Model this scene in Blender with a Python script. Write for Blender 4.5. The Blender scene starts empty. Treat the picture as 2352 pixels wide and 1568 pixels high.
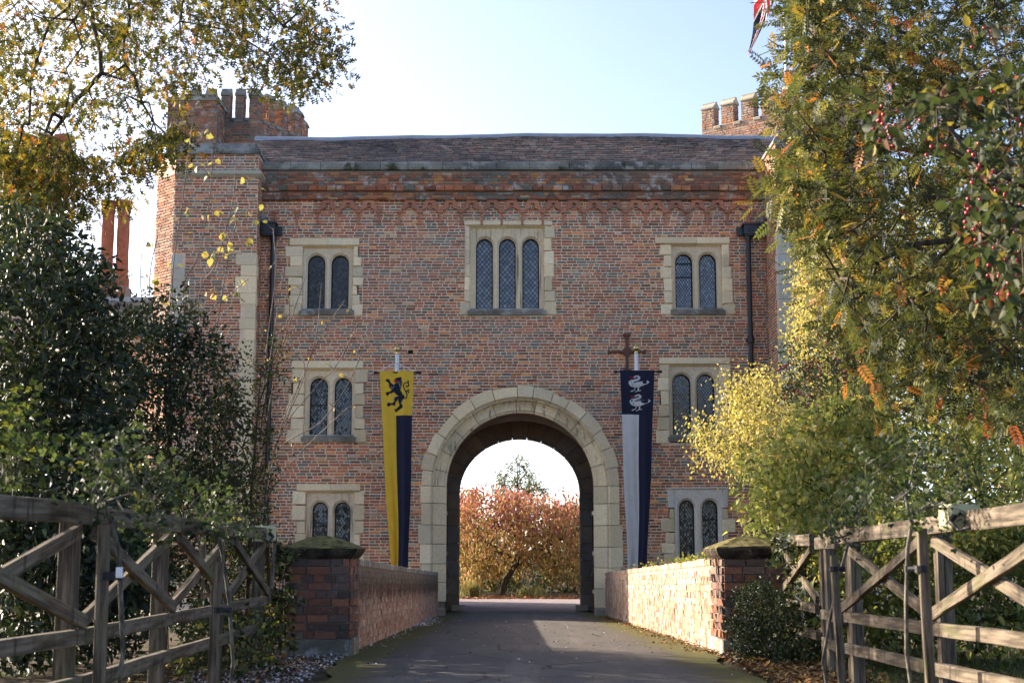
import bpy, bmesh, math, random
import numpy as np
from mathutils import Vector, Matrix

scene = bpy.context.scene
C = scene.collection
rad = math.radians

# ------------------------------------------------------------------ camera, sky, sun, exposure
FPX, PITCH = 3267.0, math.atan((1281 - 784) / 3267.0)     # focal length in pixels of a 2352 px wide picture
CAM = np.array([0.0, -32.8, 1.28])
cam = bpy.data.cameras.new('camera')
cam.lens, cam.sensor_width, cam.sensor_fit = 50.0, 36.0, 'HORIZONTAL'
cam.clip_start, cam.clip_end = 0.1, 2000.0
cam.dof.use_dof, cam.dof.focus_distance, cam.dof.aperture_fstop = True, 22.0, 5.6
camo = bpy.data.objects.new('camera', cam)
camo.location = CAM
camo.rotation_euler = (math.pi / 2 + PITCH, 0, 0)
C.objects.link(camo)
scene.camera = camo

SUN_AZ, SUN_EL = math.atan2(-0.857, 0.514), rad(20.5)     # sun low on the left, a little behind the gatehouse
world = bpy.data.worlds.new('World')
scene.world = world
world.use_nodes = True
wn = world.node_tree.nodes
wl = world.node_tree.links
wn.clear()
sky = wn.new('ShaderNodeTexSky')
sky.sky_type = 'NISHITA'
sky.sun_disc = False
sky.sun_elevation = SUN_EL
sky.sun_rotation = SUN_AZ
sky.air_density, sky.dust_density, sky.ozone_density = 0.47, 1.7, 0.0
bg = wn.new('ShaderNodeBackground')
bg.inputs['Strength'].default_value = 0.13
wo = wn.new('ShaderNodeOutputWorld')
wl.new(sky.outputs[0], bg.inputs[0])
wl.new(bg.outputs[0], wo.inputs[0])

sl = bpy.data.lights.new('sun', 'SUN')
sl.energy, sl.angle, sl.color = 4.2, rad(0.53), (1.0, 0.86, 0.68)
so = bpy.data.objects.new('sun', sl)
sdir = Vector((math.sin(SUN_AZ) * math.cos(SUN_EL), math.cos(SUN_AZ) * math.cos(SUN_EL), math.sin(SUN_EL)))
so.rotation_euler = sdir.to_track_quat('Z', 'Y').to_euler()
so.location = (-30, 20, 25)
C.objects.link(so)

scene.view_settings.view_transform = 'Standard'
scene.view_settings.look = 'None'
scene.view_settings.gamma = 1.0
scene.view_settings.use_curve_mapping = False
scene.view_settings.exposure = 1.92
scene.cycles.max_bounces = 8
scene.cycles.transparent_max_bounces = 6

# ------------------------------------------------------------------ helpers
random.seed(7)
rng = np.random.default_rng(7)
CT, ST = math.cos(PITCH), math.sin(PITCH)


def at(u, v, y):
    """world point seen at pixel (u, v) of a 2352 x 1568 picture, on the plane y"""
    a = CT - (784 - v) / FPX * ST
    b = ST + (784 - v) / FPX * CT
    t = (y - CAM[1]) / a
    return np.array([t * (u - 1176) / FPX, y, CAM[2] + t * b])


def project(p):
    q = np.asarray(p) - CAM
    dep = q[..., 1] * CT + q[..., 2] * ST
    up = -q[..., 1] * ST + q[..., 2] * CT
    return 1176 + FPX * q[..., 0] / dep, 784 - FPX * up / dep, dep


def ground_z(y):
    """the drive falls gently to the gate"""
    return 0.0185 * min(max(-y, 0.0), 18.6)


ORG = {}


def tag(o, label, cat, group=None, kind=None):
    o['label'] = label
    o['category'] = cat
    if group:
        o['group'] = group
    if kind:
        o['kind'] = kind
    return o


def empty(name, loc, label=None, cat=None, group=None, parent=None):
    o = bpy.data.objects.new(name, None)
    o.empty_display_size = 0.2
    C.objects.link(o)
    loc = np.array(loc, float)
    if parent is not None:
        o.parent = parent
        o.location = loc - ORG[parent.name]
    else:
        o.location = loc
    ORG[o.name] = loc
    if label:
        tag(o, label, cat, group)
    return o


def place(o, parent, org):
    C.objects.link(o)
    if parent is not None:
        o.parent = parent
        o.location = np.array(org, float) - ORG[parent.name]
    else:
        o.location = org
    ORG[o.name] = np.array(org, float)
    return o


def set_cols(me, cols):
    if cols is None:
        return
    a = me.color_attributes.new('Col', 'FLOAT_COLOR', 'POINT')
    c = np.ones((len(me.vertices), 4), np.float32)
    c[:, :3] = cols
    a.data.foreach_set('color', c.ravel())


class MB:
    def __init__(self):
        self.v, self.f, self.c, self.m = [], [], [], []

    def add(self, verts, faces, col=(.5, .5, .5), mi=0):
        n = len(self.v)
        self.v.extend([tuple(p) for p in verts])
        self.f.extend([tuple(n + i for i in f) for f in faces])
        self.c.extend([col] * len(verts))
        self.m.extend([mi] * len(faces))

    def box(self, x0, x1, y0, y1, z0, z1, col=(.5, .5, .5)):
        v = [(x, y, z) for x in (x0, x1) for y in (y0, y1) for z in (z0, z1)]
        self.add(v, [(0, 1, 3, 2), (4, 6, 7, 5), (0, 4, 5, 1), (2, 3, 7, 6), (0, 2, 6, 4), (1, 5, 7, 3)], col)

    def block(self, o, U, V, N, u0, u1, v0, v1, d0, d1, bev, col, jit=0.0):
        """bevel-fronted block: o + U*u + V*v, front face at depth d1 along N, back at d0"""
        cs = [(u0, v0), (u1, v0), (u1, v1), (u0, v1)]
        sg = [(1, 1), (-1, 1), (-1, -1), (1, -1)]
        vb = [o + U * a + V * b + N * d0 for a, b in cs]
        vm = [o + U * (a + random.uniform(-jit, jit)) + V * (b + random.uniform(-jit, jit)) + N * (d1 - bev) for a, b in cs]
        vf = [o + U * (a + s * bev) + V * (b + t * bev) + N * (d1 + random.uniform(-jit, jit) * .5) for (a, b), (s, t) in zip(cs, sg)]
        F = [(8, 9, 10, 11)]
        for k in range(4):
            j = (k + 1) % 4
            F.append((k, j, 4 + j, 4 + k))
            F.append((4 + k, 4 + j, 8 + j, 8 + k))
        F.append((3, 2, 1, 0))
        self.add(vb + vm + vf, F, col)

    def prism(self, pts, y0, y1, col=(.5, .5, .5)):
        """outline of (x, z) points, counter-clockwise seen from -y; front at y0"""
        n = len(pts)
        v = [(x, y0, z) for x, z in pts] + [(x, y1, z) for x, z in pts]
        f = [tuple(range(n)), tuple(range(2 * n - 1, n - 1, -1))]
        for i in range(n):
            j = (i + 1) % n
            f.append((i, n + i, n + j, j))
        self.add(v, f, col)

    def tube(self, p0, p1, r0, r1, n=8, col=(.5, .5, .5), cap=True):
        p0, p1 = np.array(p0, float), np.array(p1, float)
        d = (p1 - p0) / (np.linalg.norm(p1 - p0) + 1e-9)
        a = np.cross(d, (0, 0, 1.0) if abs(d[2]) < .9 else (1.0, 0, 0))
        a /= np.linalg.norm(a)
        b = np.cross(d, a)
        ang = [2 * math.pi * k / n for k in range(n)]
        v = [p0 + r0 * (a * math.cos(t) + b * math.sin(t)) for t in ang] + [p1 + r1 * (a * math.cos(t) + b * math.sin(t)) for t in ang]
        f = [(k, (k + 1) % n, n + (k + 1) % n, n + k) for k in range(n)]
        if cap:
            f += [tuple(range(n - 1, -1, -1)), tuple(range(n, 2 * n))]
        self.add(v, f, col)

    def path(self, pts, radii, n=6, col=(.5, .5, .5)):
        for i in range(len(pts) - 1):
            self.tube(pts[i], pts[i + 1], radii[i], radii[i + 1], n, col)

    def lathe(self, c, prof, n=16, col=(.5, .5, .5)):
        v, f = [], []
        for r, z in prof:
            for k in range(n):
                t = 2 * math.pi * k / n
                v.append((c[0] + r * math.cos(t), c[1] + r * math.sin(t), c[2] + z))
        for i in range(len(prof) - 1):
            for k in range(n):
                j = (k + 1) % n
                f.append((i * n + k, i * n + j, (i + 1) * n + j, (i + 1) * n + k))
        f.append(tuple(range(n - 1, -1, -1)))
        f.append(tuple(range((len(prof) - 1) * n, len(prof) * n)))
        self.add(v, f, col)

    def build(self, name, mat, parent=None, org=None, kind=None, smooth=False, mats=None):
        v = np.array(self.v, float).reshape(-1, 3)
        if org is None:
            org = ORG[parent.name] if parent is not None else np.array([v[:, 0].mean(), v[:, 1].mean(), v[:, 2].min()])
        org = np.array(org, float)
        me = bpy.data.meshes.new(name)
        me.from_pydata((v - org).tolist(), [], self.f)
        set_cols(me, np.array(self.c, np.float32))
        for m in (mats or [mat]):
            me.materials.append(m)
        if mats:
            me.polygons.foreach_set('material_index', self.m)
        if smooth:
            me.polygons.foreach_set('use_smooth', [True] * len(me.polygons))
        me.update()
        o = bpy.data.objects.new(name, me)
        if kind:
            o['kind'] = kind
        return place(o, parent, org)


def inst(name, mesh, parent, org, basis):
    """an object that shares a mesh: basis is a 3x3 of axis columns"""
    o = bpy.data.objects.new(name, mesh)
    C.objects.link(o)
    o.parent = parent
    M4 = Matrix(np.asarray(basis).tolist()).to_4x4()
    M4.translation = Vector(np.array(org, float) - ORG[parent.name])
    o.matrix_local = M4
    return o


# ------------------------------------------------------------------ materials
class NT:
    def __init__(self, name):
        self.mat = bpy.data.materials.new(name)
        self.mat.use_nodes = True
        self.t = self.mat.node_tree
        self.t.nodes.clear()
        self.out = self.n('ShaderNodeOutputMaterial')

    def n(self, kind, **kw):
        nd = self.t.nodes.new(kind)
        for k, v in kw.items():
            setattr(nd, k, v)
        return nd

    def l(self, a, b):
        self.t.links.new(a, b)

    def val(self, sock, v):
        if isinstance(v, bpy.types.NodeSocket):
            self.l(v, sock)
        else:
            sock.default_value = v

    def pos(self, scale=(1, 1, 1), local=False):
        g = self.n('ShaderNodeTexCoord').outputs['Object'] if local else self.n('ShaderNodeNewGeometry').outputs['Position']
        m = self.n('ShaderNodeMapping')
        m.inputs['Scale'].default_value = scale
        self.l(g, m.inputs['Vector'])
        return m.outputs[0]

    def noise(self, vec, scale, detail=4, rough=.55):
        x = self.n('ShaderNodeTexNoise')
        self.l(vec, x.inputs['Vector'])
        x.inputs['Scale'].default_value = scale
        x.inputs['Detail'].default_value = detail
        x.inputs['Roughness'].default_value = rough
        return x.outputs['Fac']

    def ramp(self, fac, a, b, lo=0.0, hi=1.0):
        m = self.n('ShaderNodeMapRange', interpolation_type='SMOOTHSTEP')
        self.l(fac, m.inputs[0])
        for i, v in zip((1, 2, 3, 4), (a, b, lo, hi)):
            m.inputs[i].default_value = v
        return m.outputs[0]

    def mix(self, fac, a, b, mode='MIX'):
        m = self.n('ShaderNodeMix', data_type='RGBA', blend_type=mode)
        self.val(m.inputs[0], fac)
        for s, v in ((m.inputs[6], a), (m.inputs[7], b)):
            if isinstance(v, tuple):
                v = (*v, 1.0)[:4]
            self.val(s, v)
        return m.outputs[2]

    def math(self, op, a, b=0.0):
        m = self.n('ShaderNodeMath', operation=op)
        self.val(m.inputs[0], a)
        self.val(m.inputs[1], b)
        return m.outputs[0]

    def attr(self):
        return self.n('ShaderNodeAttribute', attribute_name='Col').outputs['Color']

    def bsdf(self, col, rough=.85, spec=.3, metal=0.0, bump=None, bstr=.3, bdist=.01):
        p = self.n('ShaderNodeBsdfPrincipled')
        self.val(p.inputs['Base Color'], (*col[:3], 1) if isinstance(col, tuple) else col)
        self.val(p.inputs['Roughness'], rough)
        p.inputs['Specular IOR Level'].default_value = spec
        p.inputs['Metallic'].default_value = metal
        if bump is not None:
            b = self.n('ShaderNodeBump')
            b.inputs['Strength'].default_value = bstr
            b.inputs['Distance'].default_value = bdist
            self.l(bump, b.inputs['Height'])
            self.l(b.outputs[0], p.inputs['Normal'])
        self.p = p
        return p.outputs[0]

    def done(self, shader):
        self.l(shader, self.out.inputs[0])
        return self.mat


def mat_masonry(name, base=None, speck=.5, grime=(.17, .15, .135), grime_amt=.45, lichen=(.42, .40, .35), lich_lo=.60, streak=0.0, moss=0.0, runoff=0.0):
    t = NT(name)
    P = t.pos()
    c = t.attr() if base is None else t.mix(0.0, base, base)
    c = t.mix(1.0, c, t.mix(t.noise(P, 26, 5), (.62, .62, .62), (1.38, 1.38, 1.38)), 'MULTIPLY')
    c = t.mix(t.ramp(t.noise(P, .55, 5, .6), .45, .68, 0, grime_amt), c, grime)
    c = t.mix(t.ramp(t.noise(P, 3.2, 8, .68), lich_lo, lich_lo + .12, 0, speck), c, lichen)
    c = t.mix(t.ramp(t.noise(P, 38, 3, .6), .64, .72, 0, speck), c, (.58, .56, .52))
    if runoff:
        f = t.math('MULTIPLY', t.ramp(t.noise(t.pos((2.2, 2.2, .22)), 1.5, 6, .65), .54, .72, 0, runoff), t.ramp(t.noise(P, .35, 3), .40, .60))
        c = t.mix(f, c, (.13, .115, .10))
        c = t.mix(t.ramp(t.noise(P, .9, 6, .7), .60, .72, 0, .6), c, (.46, .42, .37))
    if streak:
        Ps = t.pos((7, 7, .55))
        c = t.mix(t.ramp(t.noise(Ps, 1.6, 5, .6), .52, .70, 0, streak), c, (.07, .062, .05))
    if moss:
        c = t.mix(t.ramp(t.noise(P, 2.1, 6, .65), .55, .66, 0, moss), c, (.045, .052, .018))
    b = t.noise(P, 60, 6, .6)
    return t.done(t.bsdf(c, .92, .2, bump=b, bstr=.5, bdist=.008))


M = {}
M['brick'] = mat_masonry('weathered_brick', speck=.4, grime=(.26, .225, .195), grime_amt=.42, lichen=(.50, .46, .40), lich_lo=.60, runoff=.5)
M['brick_old'] = mat_masonry('lichened_brick', speck=.8, grime=(.135, .115, .098), grime_amt=.85, lichen=(.48, .45, .40), lich_lo=.53)
M['brick_pier'] = mat_masonry('pier_brick', speck=.35, grime=(.075, .055, .045), grime_amt=.4, lich_lo=.64)
M['mortar'] = mat_masonry('lime_mortar', (.80, .635, .47), speck=.2, grime=(.52, .44, .36), grime_amt=.4, lich_lo=.68)
M['mortar_dark'] = mat_masonry('dark_mortar', (.26, .215, .175), speck=.3)
M['stone'] = mat_masonry('limestone', speck=.45, grime=(.50, .42, .29), grime_amt=.55, lichen=(.36, .34, .28), lich_lo=.63)
M['stone_streak'] = mat_masonry('streaked_limestone', speck=.3, grime=(.50, .42, .29), grime_amt=.55, lichen=(.36, .33, .27), lich_lo=.63, streak=.7)
M['stone_dark'] = mat_masonry('lichened_sill_stone', (.25, .225, .18), speck=.9, grime=(.04, .038, .033), grime_amt=.7, lichen=(.4, .39, .36), lich_lo=.50)
M['coping'] = mat_masonry('mossy_coping_stone', speck=.9, grime=(.055, .06, .06), grime_amt=.9, lichen=(.32, .31, .27), lich_lo=.50, moss=.95)
M['cap'] = None
M['terracotta'] = mat_masonry('terracotta', speck=.3, grime=(.16, .10, .08), grime_amt=.5)
M['tile'] = mat_masonry('clay_tile', speck=.45, grime=(.06, .058, .06), grime_amt=.6, lich_lo=.60)
t = NT('mossy_pier_cap')
P = t.pos()
nz = t.n('ShaderNodeSeparateXYZ')
t.l(t.n('ShaderNodeNewGeometry').outputs['Normal'], nz.inputs[0])
top = t.ramp(t.math('ADD', nz.outputs[2], t.math('MULTIPLY', t.math('SUBTRACT', t.noise(P, 9, 6, .7), .5), .9)), .45, .85)
c = t.mix(t.ramp(t.noise(P, 7, 7, .65), .35, .65), (.022, .018, .013), (.085, .064, .042))
c = t.mix(t.ramp(t.noise(P, 17, 4, .6), .62, .72, 0, .8), c, (.20, .165, .11))
c2 = t.mix(t.ramp(t.noise(P, 12, 7, .7), .35, .65), (.065, .055, .018), (.24, .20, .075))
M['cap'] = t.done(t.bsdf(t.mix(top, c, c2), .95, .15, bump=t.noise(P, 45, 6, .65), bstr=.9, bdist=.012))
M['wash'] = mat_masonry('limewashed_brick', speck=.75, grime=(.30, .175, .115), grime_amt=.65, lichen=(.50, .41, .31), lich_lo=.50)
t = NT('stained_limewash')
P = t.pos()
c = t.mix(1.0, t.attr(), t.mix(t.noise(P, 20, 5), (.6, .6, .6), (1.4, 1.4, 1.4)), 'MULTIPLY')
c = t.mix(t.ramp(t.noise(P, 2.2, 8, .68), .40, .66, 0, .55), c, (.42, .30, .22))
c = t.mix(t.ramp(t.noise(P, 30, 3, .6), .62, .72, 0, .6), c, (.52, .44, .38))
sz = t.n('ShaderNodeSeparateXYZ')
t.l(P, sz.inputs[0])
hi = t.math('ADD', sz.outputs[2], t.math('MULTIPLY', sz.outputs[1], .0185))          # height above the sloping drive
vert = t.noise(t.pos((1, 5.5, .5)), 3.2, 6, .65)
run = t.math('ADD', hi, t.math('MULTIPLY', t.math('SUBTRACT', vert, .5), .9))
c = t.mix(t.ramp(run, .40, .62, 0, .88), c, (.070, .045, .030))
run2 = t.math('ADD', hi, t.math('MULTIPLY', t.math('SUBTRACT', t.noise(t.pos((1, 7, .6)), 4.1, 6, .65), .5), .6))
c = t.mix(t.ramp(run2, .62, .80, 0, .85), c, (.20, .165, .125))
c = t.mix(t.ramp(t.noise(t.pos((1, 14, .7)), 2.6, 4, .6), .55, .66, 0, .65), c, (.045, .034, .025))
c = t.mix(t.ramp(t.noise(t.pos((1, 11, .9)), 3.7, 4, .6), .62, .70, 0, .6), c, (.50, .42, .34))
M['wash_stained'] = t.done(t.bsdf(c, .95, .15, bump=t.noise(P, 40, 6, .65), bstr=.7, bdist=.01))
M['vault'] = mat_masonry('dark_brown_stone', speck=.05, grime=(.05, .038, .028), grime_amt=.6, lich_lo=.7)  # darker brown stone for the passage, inner arches and building body


def simple(name, col, rough=.6, spec=.4, metal=0.0, noise=None, amt=.35, bump=0.0, local=False):
    t = NT(name)
    c = (*col, 1.0)
    b = None
    if noise:
        f = t.noise(t.pos(local=local), noise, 5)
        c = t.mix(f, tuple(k * (1 - amt) for k in col), tuple(min(1, k * (1 + amt)) for k in col))
        b = f if bump else None
    return t.done(t.bsdf(c, rough, spec, metal, bump=b, bstr=bump))


M['lead'] = simple('lead_sheet', (.34, .35, .38), .5, .5, .3, 6, .3, .2)
M['came'] = simple('lead_came', (.012, .013, .018), .55, .3)
M['iron'] = simple('black_painted_iron', (.010, .011, .015), .35, .5, 0, 20, .4)
M['rust'] = simple('rusty_iron', (.15, .075, .055), .85, .2, 0, 18, .5, .4)
M['white'] = simple('white_paint', (.72, .72, .70), .4, .4, 0, 8, .1)
M['gilt'] = simple('gilded_metal', (.62, .50, .22), .22, .6, .9)
M['rope'] = simple('white_cord', (.7, .7, .68), .8, .2)
M['door'] = simple('dark_oak_door', (.040, .034, .029), .7, .3, 0, 9, .5, .3)
M['hole_shade'] = simple('painted_hole_shade', (.02, .018, .016), .9, .1)  # near-black colour standing for the shade inside the put-log hole
M['camera_grey'] = simple('grey_plastic', (.22, .23, .24), .5, .4)
M['plastic_tie'] = simple('black_rubber_tie', (.012, .012, .016), .6, .3)
M['tag_white'] = simple('white_plastic_label', (.75, .76, .78), .5, .4)
M['bracket'] = simple('pale_plastic_cap', (.44, .42, .25), .6, .3, 0, 12, .3)

# leaded glass: old dark panes that mirror the sky and trees
t = NT('old_window_glass')
gc = t.mix(t.noise(t.pos(), 9, 3), (.010, .012, .016), (.030, .034, .040))
M['glass'] = t.done(t.bsdf(t.mix(1.0, gc, t.attr(), 'ADD'), .08, .9, bump=t.noise(t.pos(), 14, 2), bstr=.12, bdist=.01))


def mat_cloth(name, col, trans=.25):
    t = NT(name)
    w = t.n('ShaderNodeTexWave', wave_type='BANDS', bands_direction='Z')
    w.inputs['Scale'].default_value = 120
    t.l(t.pos(), w.inputs['Vector'])
    c = t.mix(t.noise(t.pos(), 5, 4), tuple(k * .85 for k in col), tuple(min(1, k * 1.1) for k in col))
    s = t.bsdf(c, .8, .2, bump=w.outputs['Fac'], bstr=.08)
    tr = t.n('ShaderNodeBsdfTranslucent')
    t.l(c, tr.inputs[0])
    m = t.n('ShaderNodeMixShader')
    m.inputs[0].default_value = trans
    t.l(s, m.inputs[1])
    t.l(tr.outputs[0], m.inputs[2])
    return t.done(m.outputs[0])


M['cloth_yellow'] = mat_cloth('yellow_cloth', (.80, .53, .055))
M['cloth_navy'] = mat_cloth('navy_cloth', (.018, .021, .045), .1)
M['cloth_white'] = mat_cloth('white_cloth', (.76, .74, .73))
M['cloth_red'] = mat_cloth('red_cloth', (.50, .03, .05))
M['cloth_black'] = mat_cloth('blue_black_print', (.012, .014, .026), .05)
M['cloth_grey'] = mat_cloth('grey_print', (.26, .29, .42), .05)


def mat_leaf(name, trans=.42, rough=.55, spec=.18, boost=1.25):
    t = NT(name)
    c = t.attr()
    c2 = t.mix(1.0, c, t.mix(t.noise(t.pos(), 30, 2), (.75, .75, .75), (1.25, 1.25, 1.25)), 'MULTIPLY')
    s = t.bsdf(c2, rough, spec)
    tr = t.n('ShaderNodeBsdfTranslucent')
    t.l(t.mix(1.0, c2, (boost, boost * .95, boost * (.55 if boost > 1.05 else .85)), 'MULTIPLY'), tr.inputs[0])
    m = t.n('ShaderNodeMixShader')
    m.inputs[0].default_value = trans
    t.l(s, m.inputs[1])
    t.l(tr.outputs[0], m.inputs[2])
    return t.done(m.outputs[0])


M['leaf'] = mat_leaf('thin_leaf')
M['leaf_gloss'] = mat_leaf('glossy_leaf', .18, .46, .28, 1.1)
M['leaf_dusty'] = mat_leaf('dusty_leaf', .34, .6, .15, 1.02)
M['berry'] = simple('red_berry', (.34, .012, .022), .3, .5)


def mat_bark(name, a, b, scale=14):
    t = NT(name)
    f = t.noise(t.pos((1, 1, .35)), scale, 6, .65)
    return t.done(t.bsdf(t.mix(t.ramp(f, .35, .65), a, b), .9, .2, bump=f, bstr=.6, bdist=.01))


M['bark'] = mat_bark('brown_bark', (.035, .026, .019), (.095, .075, .055))
M['bark_pale'] = mat_bark('pale_twig_bark', (.16, .12, .095), (.33, .27, .22))
M['bark_grey'] = mat_bark('grey_lichened_bark', (.045, .038, .028), (.17, .16, .13), 40)

# weathered fence timber, grain along each piece's own length, algae in patches
t = NT('weathered_oak')
L = t.pos((1.2, 16, 16), local=True)
g = t.noise(L, 2.2, 8, .62)
c = t.mix(t.ramp(g, .32, .68), (.045, .034, .024), (.190, .152, .110))
c = t.mix(t.ramp(t.noise(t.pos(), 3.0, 5, .6), .52, .70, 0, .7), c, (.105, .105, .045))
c = t.mix(t.ramp(t.noise(t.pos((9, 9, 1.2)), 2.0, 4), .56, .70, 0, .75), c, (.026, .023, .018))
c = t.mix(t.ramp(t.noise(t.pos((.8, 42, 42), local=True), 1.4, 3, .5), .60, .68, 0, .8), c, (.022, .018, .014))
M['oak'] = t.done(t.bsdf(c, .88, .2, bump=g, bstr=.6, bdist=.008))

# asphalt drive with dusty middle and moss along both edges
t = NT('worn_asphalt')
P = t.pos()
sx = t.n('ShaderNodeSeparateXYZ')
t.l(P, sx.inputs[0])
edge = t.math('ABSOLUTE', t.math('SUBTRACT', sx.outputs[0], .2))
fine = t.noise(P, 110, 4, .75)
c = t.mix(t.ramp(fine, .3, .7), (.030, .028, .027), (.135, .122, .112))
c = t.mix(t.ramp(t.noise(t.pos((1, .35, 1)), 1.1, 6, .6), .42, .68, 0, .55), c, (.135, .118, .100))
vc = t.n('ShaderNodeTexVoronoi', feature='DISTANCE_TO_EDGE')
t.l(t.mix(.12, P, t.n('ShaderNodeTexNoise').outputs['Color'], 'ADD'), vc.inputs['Vector'])
vc.inputs['Scale'].default_value = .55
c = t.mix(t.ramp(vc.outputs['Distance'], .004, .012, .75, 0), c, (.02, .018, .016))
c = t.mix(t.ramp(t.noise(t.pos((2.2, .12, 1)), 1.3, 5, .6), .55, .70, 0, .5), c, (.16, .145, .125))
c = t.mix(t.ramp(t.noise(P, 34, 2, .5), .68, .74, 0, .6), c, (.26, .24, .22))
em = t.math('ADD', edge, t.math('MULTIPLY', t.math('SUBTRACT', t.noise(P, 1.7, 7, .68), .5), 1.3))
c = t.mix(t.ramp(em, 1.05, 1.60, 0, .85), c, (.070, .058, .030))
em2 = t.math('ADD', edge, t.math('MULTIPLY', t.math('SUBTRACT', t.noise(P, 2.6, 8, .7), .5), 1.1))
c = t.mix(t.ramp(em2, 1.28, 1.60, 0, .95), c, (.085, .080, .016))
M['asphalt'] = t.done(t.bsdf(c, .85, .25, bump=fine, bstr=.5, bdist=.006))

t = NT('purple_gravel')
vo = t.n('ShaderNodeTexVoronoi')
t.l(t.pos(), vo.inputs['Vector'])
vo.inputs['Scale'].default_value = 55
c = t.mix(vo.outputs['Color'], (.17, .135, .135), (.36, .30, .31))
M['gravel'] = t.done(t.bsdf(c, .9, .2, bump=vo.outputs['Distance'], bstr=.7, bdist=.01))

t = NT('leafy_soil')
f = t.noise(t.pos(), 6, 8, .7)
c = t.mix(t.ramp(f, .35, .65), (.030, .022, .015), (.095, .072, .045))
c = t.mix(t.ramp(t.noise(t.pos(), .8, 5), .5, .65, 0, .6), c, (.050, .062, .020))
M['soil'] = t.done(t.bsdf(c, .95, .1, bump=f, bstr=.6, bdist=.03))
M['litter'] = simple('fallen_leaf', (.2, .1, .05), .8, .2)
t = NT('fallen_leaf_mix')
M['litter'] = t.done(t.bsdf(t.attr(), .75, .25))

# ------------------------------------------------------------------ the setting: ground, drive, gravel court
def strip(name, xs, ys, mat, dz, kind='structure', zf=ground_z):
    mb = MB()
    nx = len(xs)
    mb.v = [(x, y, zf(y) + dz) for y in ys for x in xs]
    mb.c = [(.1, .1, .1)] * len(mb.v)
    mb.f = [(j * nx + i, j * nx + i + 1, (j + 1) * nx + i + 1, (j + 1) * nx + i) for j in range(len(ys) - 1) for i in range(nx - 1)]
    mb.m = [0] * len(mb.f)
    return mb.build(name, mat, None, (0, 0, 0), kind)


strip('ground', [-900, -60, -12, -4, 4, 12, 60, 900], [-300, -60, -32, -18.6, -9, 0, 20, 60, 1200], M['soil'], -.03)
dr = MB()
ys = np.concatenate([np.arange(-40, -18.2, .35), np.arange(-18.2, 2.41, .7)])
for y in ys:
    wob = .10 * math.sin(y * 1.7) + .06 * math.sin(y * 4.1 + 1)
    q = min(1.0, max(0.0, (y + 19.6) / 1.4))
    xl, xr = (-1.55 + wob * .8) * (1 - q) - 1.70 * q, (1.90 + wob * .6) * (1 - q) + 2.14 * q
    for x in np.linspace(xl, xr, 9):
        cam_ = .035 * (1 - ((x - .2) / 1.9) ** 2)
        dr.v.append((x, y, ground_z(y) - .012 + cam_))
n = len(ys)
dr.f = [(j * 9 + i, j * 9 + i + 1, (j + 1) * 9 + i + 1, (j + 1) * 9 + i) for j in range(n - 1) for i in range(8)]
dr.c = [(.1, .1, .1)] * len(dr.v)
dr.m = [0] * len(dr.f)
dr.build('road', M['asphalt'], None, (0, 0, 0), 'structure', smooth=True)
strip('gravel_court', [-1.75, 0, 2.15], [2.4, 5, 8.02], M['gravel'], -.010)
strip('gravel_court', [-14, -5, 0, 5, 14], [8.02, 11, 13.6], M['gravel'], -.012)

# ------------------------------------------------------------------ brickwork
RED = [(.47, .172, .098), (.30, .110, .074), (.31, .165, .108), (.60, .245, .095), (.20, .115, .090), (.20, .188, .172), (.52, .33, .22), (.39, .138, .085)]


def brick_colour(x, z, w=None):
    f = math.sin(x * .9 + 1.3) * math.sin(z * .8 + .4) + .6 * math.sin(x * 2.1 - z * 1.7)
    w = list(w or [.26, .22, .17, .06, .12, .07, .04, .16])
    w[3] += max(0, -f) * .05 + (.10 if z < 2.6 else 0)
    w[5] += max(0, f) * .10
    # faint diaper of burnt headers
    a, b = (x + z * .62) % 1.75, (x - z * .62) % 1.75
    c = random.choices(RED, w)[0]
    if min(a, b) < .10 and random.random() < .45:
        c = RED[5]
    k = random.uniform(.84, 1.34)
    return (min(.9, c[0] * k * 1.05), min(.9, c[1] * k * 1.03), min(.9, c[2] * k * .86))


def brick_rows(W, H, course=.07, rects=(), arch=None, bl=.225, hd=.11, joint=.020, cf=None, seed=1, z0=0.0):
    rs = random.Random(seed)
    out = []
    nrow = int(H / course)
    for r in range(nrow):
        a, b = z0 + r * course + joint * .5, z0 + (r + 1) * course - joint * .5
        zm = (a + b) / 2
        iv = [(0.0, W)]
        cuts = [(q[0], q[1]) for q in rects if min(b, q[3]) - max(a, q[2]) > .35 * (b - a)]
        if arch:
            xc, zc, R0, hw = arch
            if zm < zc:
                cuts.append((xc - hw, xc + hw))
            elif zm < zc + R0:
                h = math.sqrt(R0 * R0 - (zm - zc) ** 2)
                cuts.append((xc - h, xc + h))
        for c0, c1 in cuts:
            nv = []
            for p, q in iv:
                if c1 <= p or c0 >= q:
                    nv.append((p, q))
                else:
                    if c0 > p:
                        nv.append((p, c0))
                    if c1 < q:
                        nv.append((c1, q))
            iv = nv
        for p, q in iv:
            x = p
            if p == 0:
                x = p - rs.choice([0, hd * .5, hd, bl * .5]) * rs.random()
            while x < q - .02:
                big = rs.random() < (.82 if r % 2 == 0 else .18)
                L = (bl if big else hd) * rs.uniform(.90, 1.08)
                u0, u1 = max(p + joint * .4, x), min(q - joint * .4, x + L)
                if q - u1 < hd * .45:
                    u1 = q - joint * .4
                if u1 - u0 > .03:
                    out.append((u0, u1, a + rs.uniform(-.003, .003), b + rs.uniform(-.004, .004)))
                x = u1 + joint * rs.uniform(.8, 1.3)
    return out


BRICK_MESHES = {}


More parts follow.
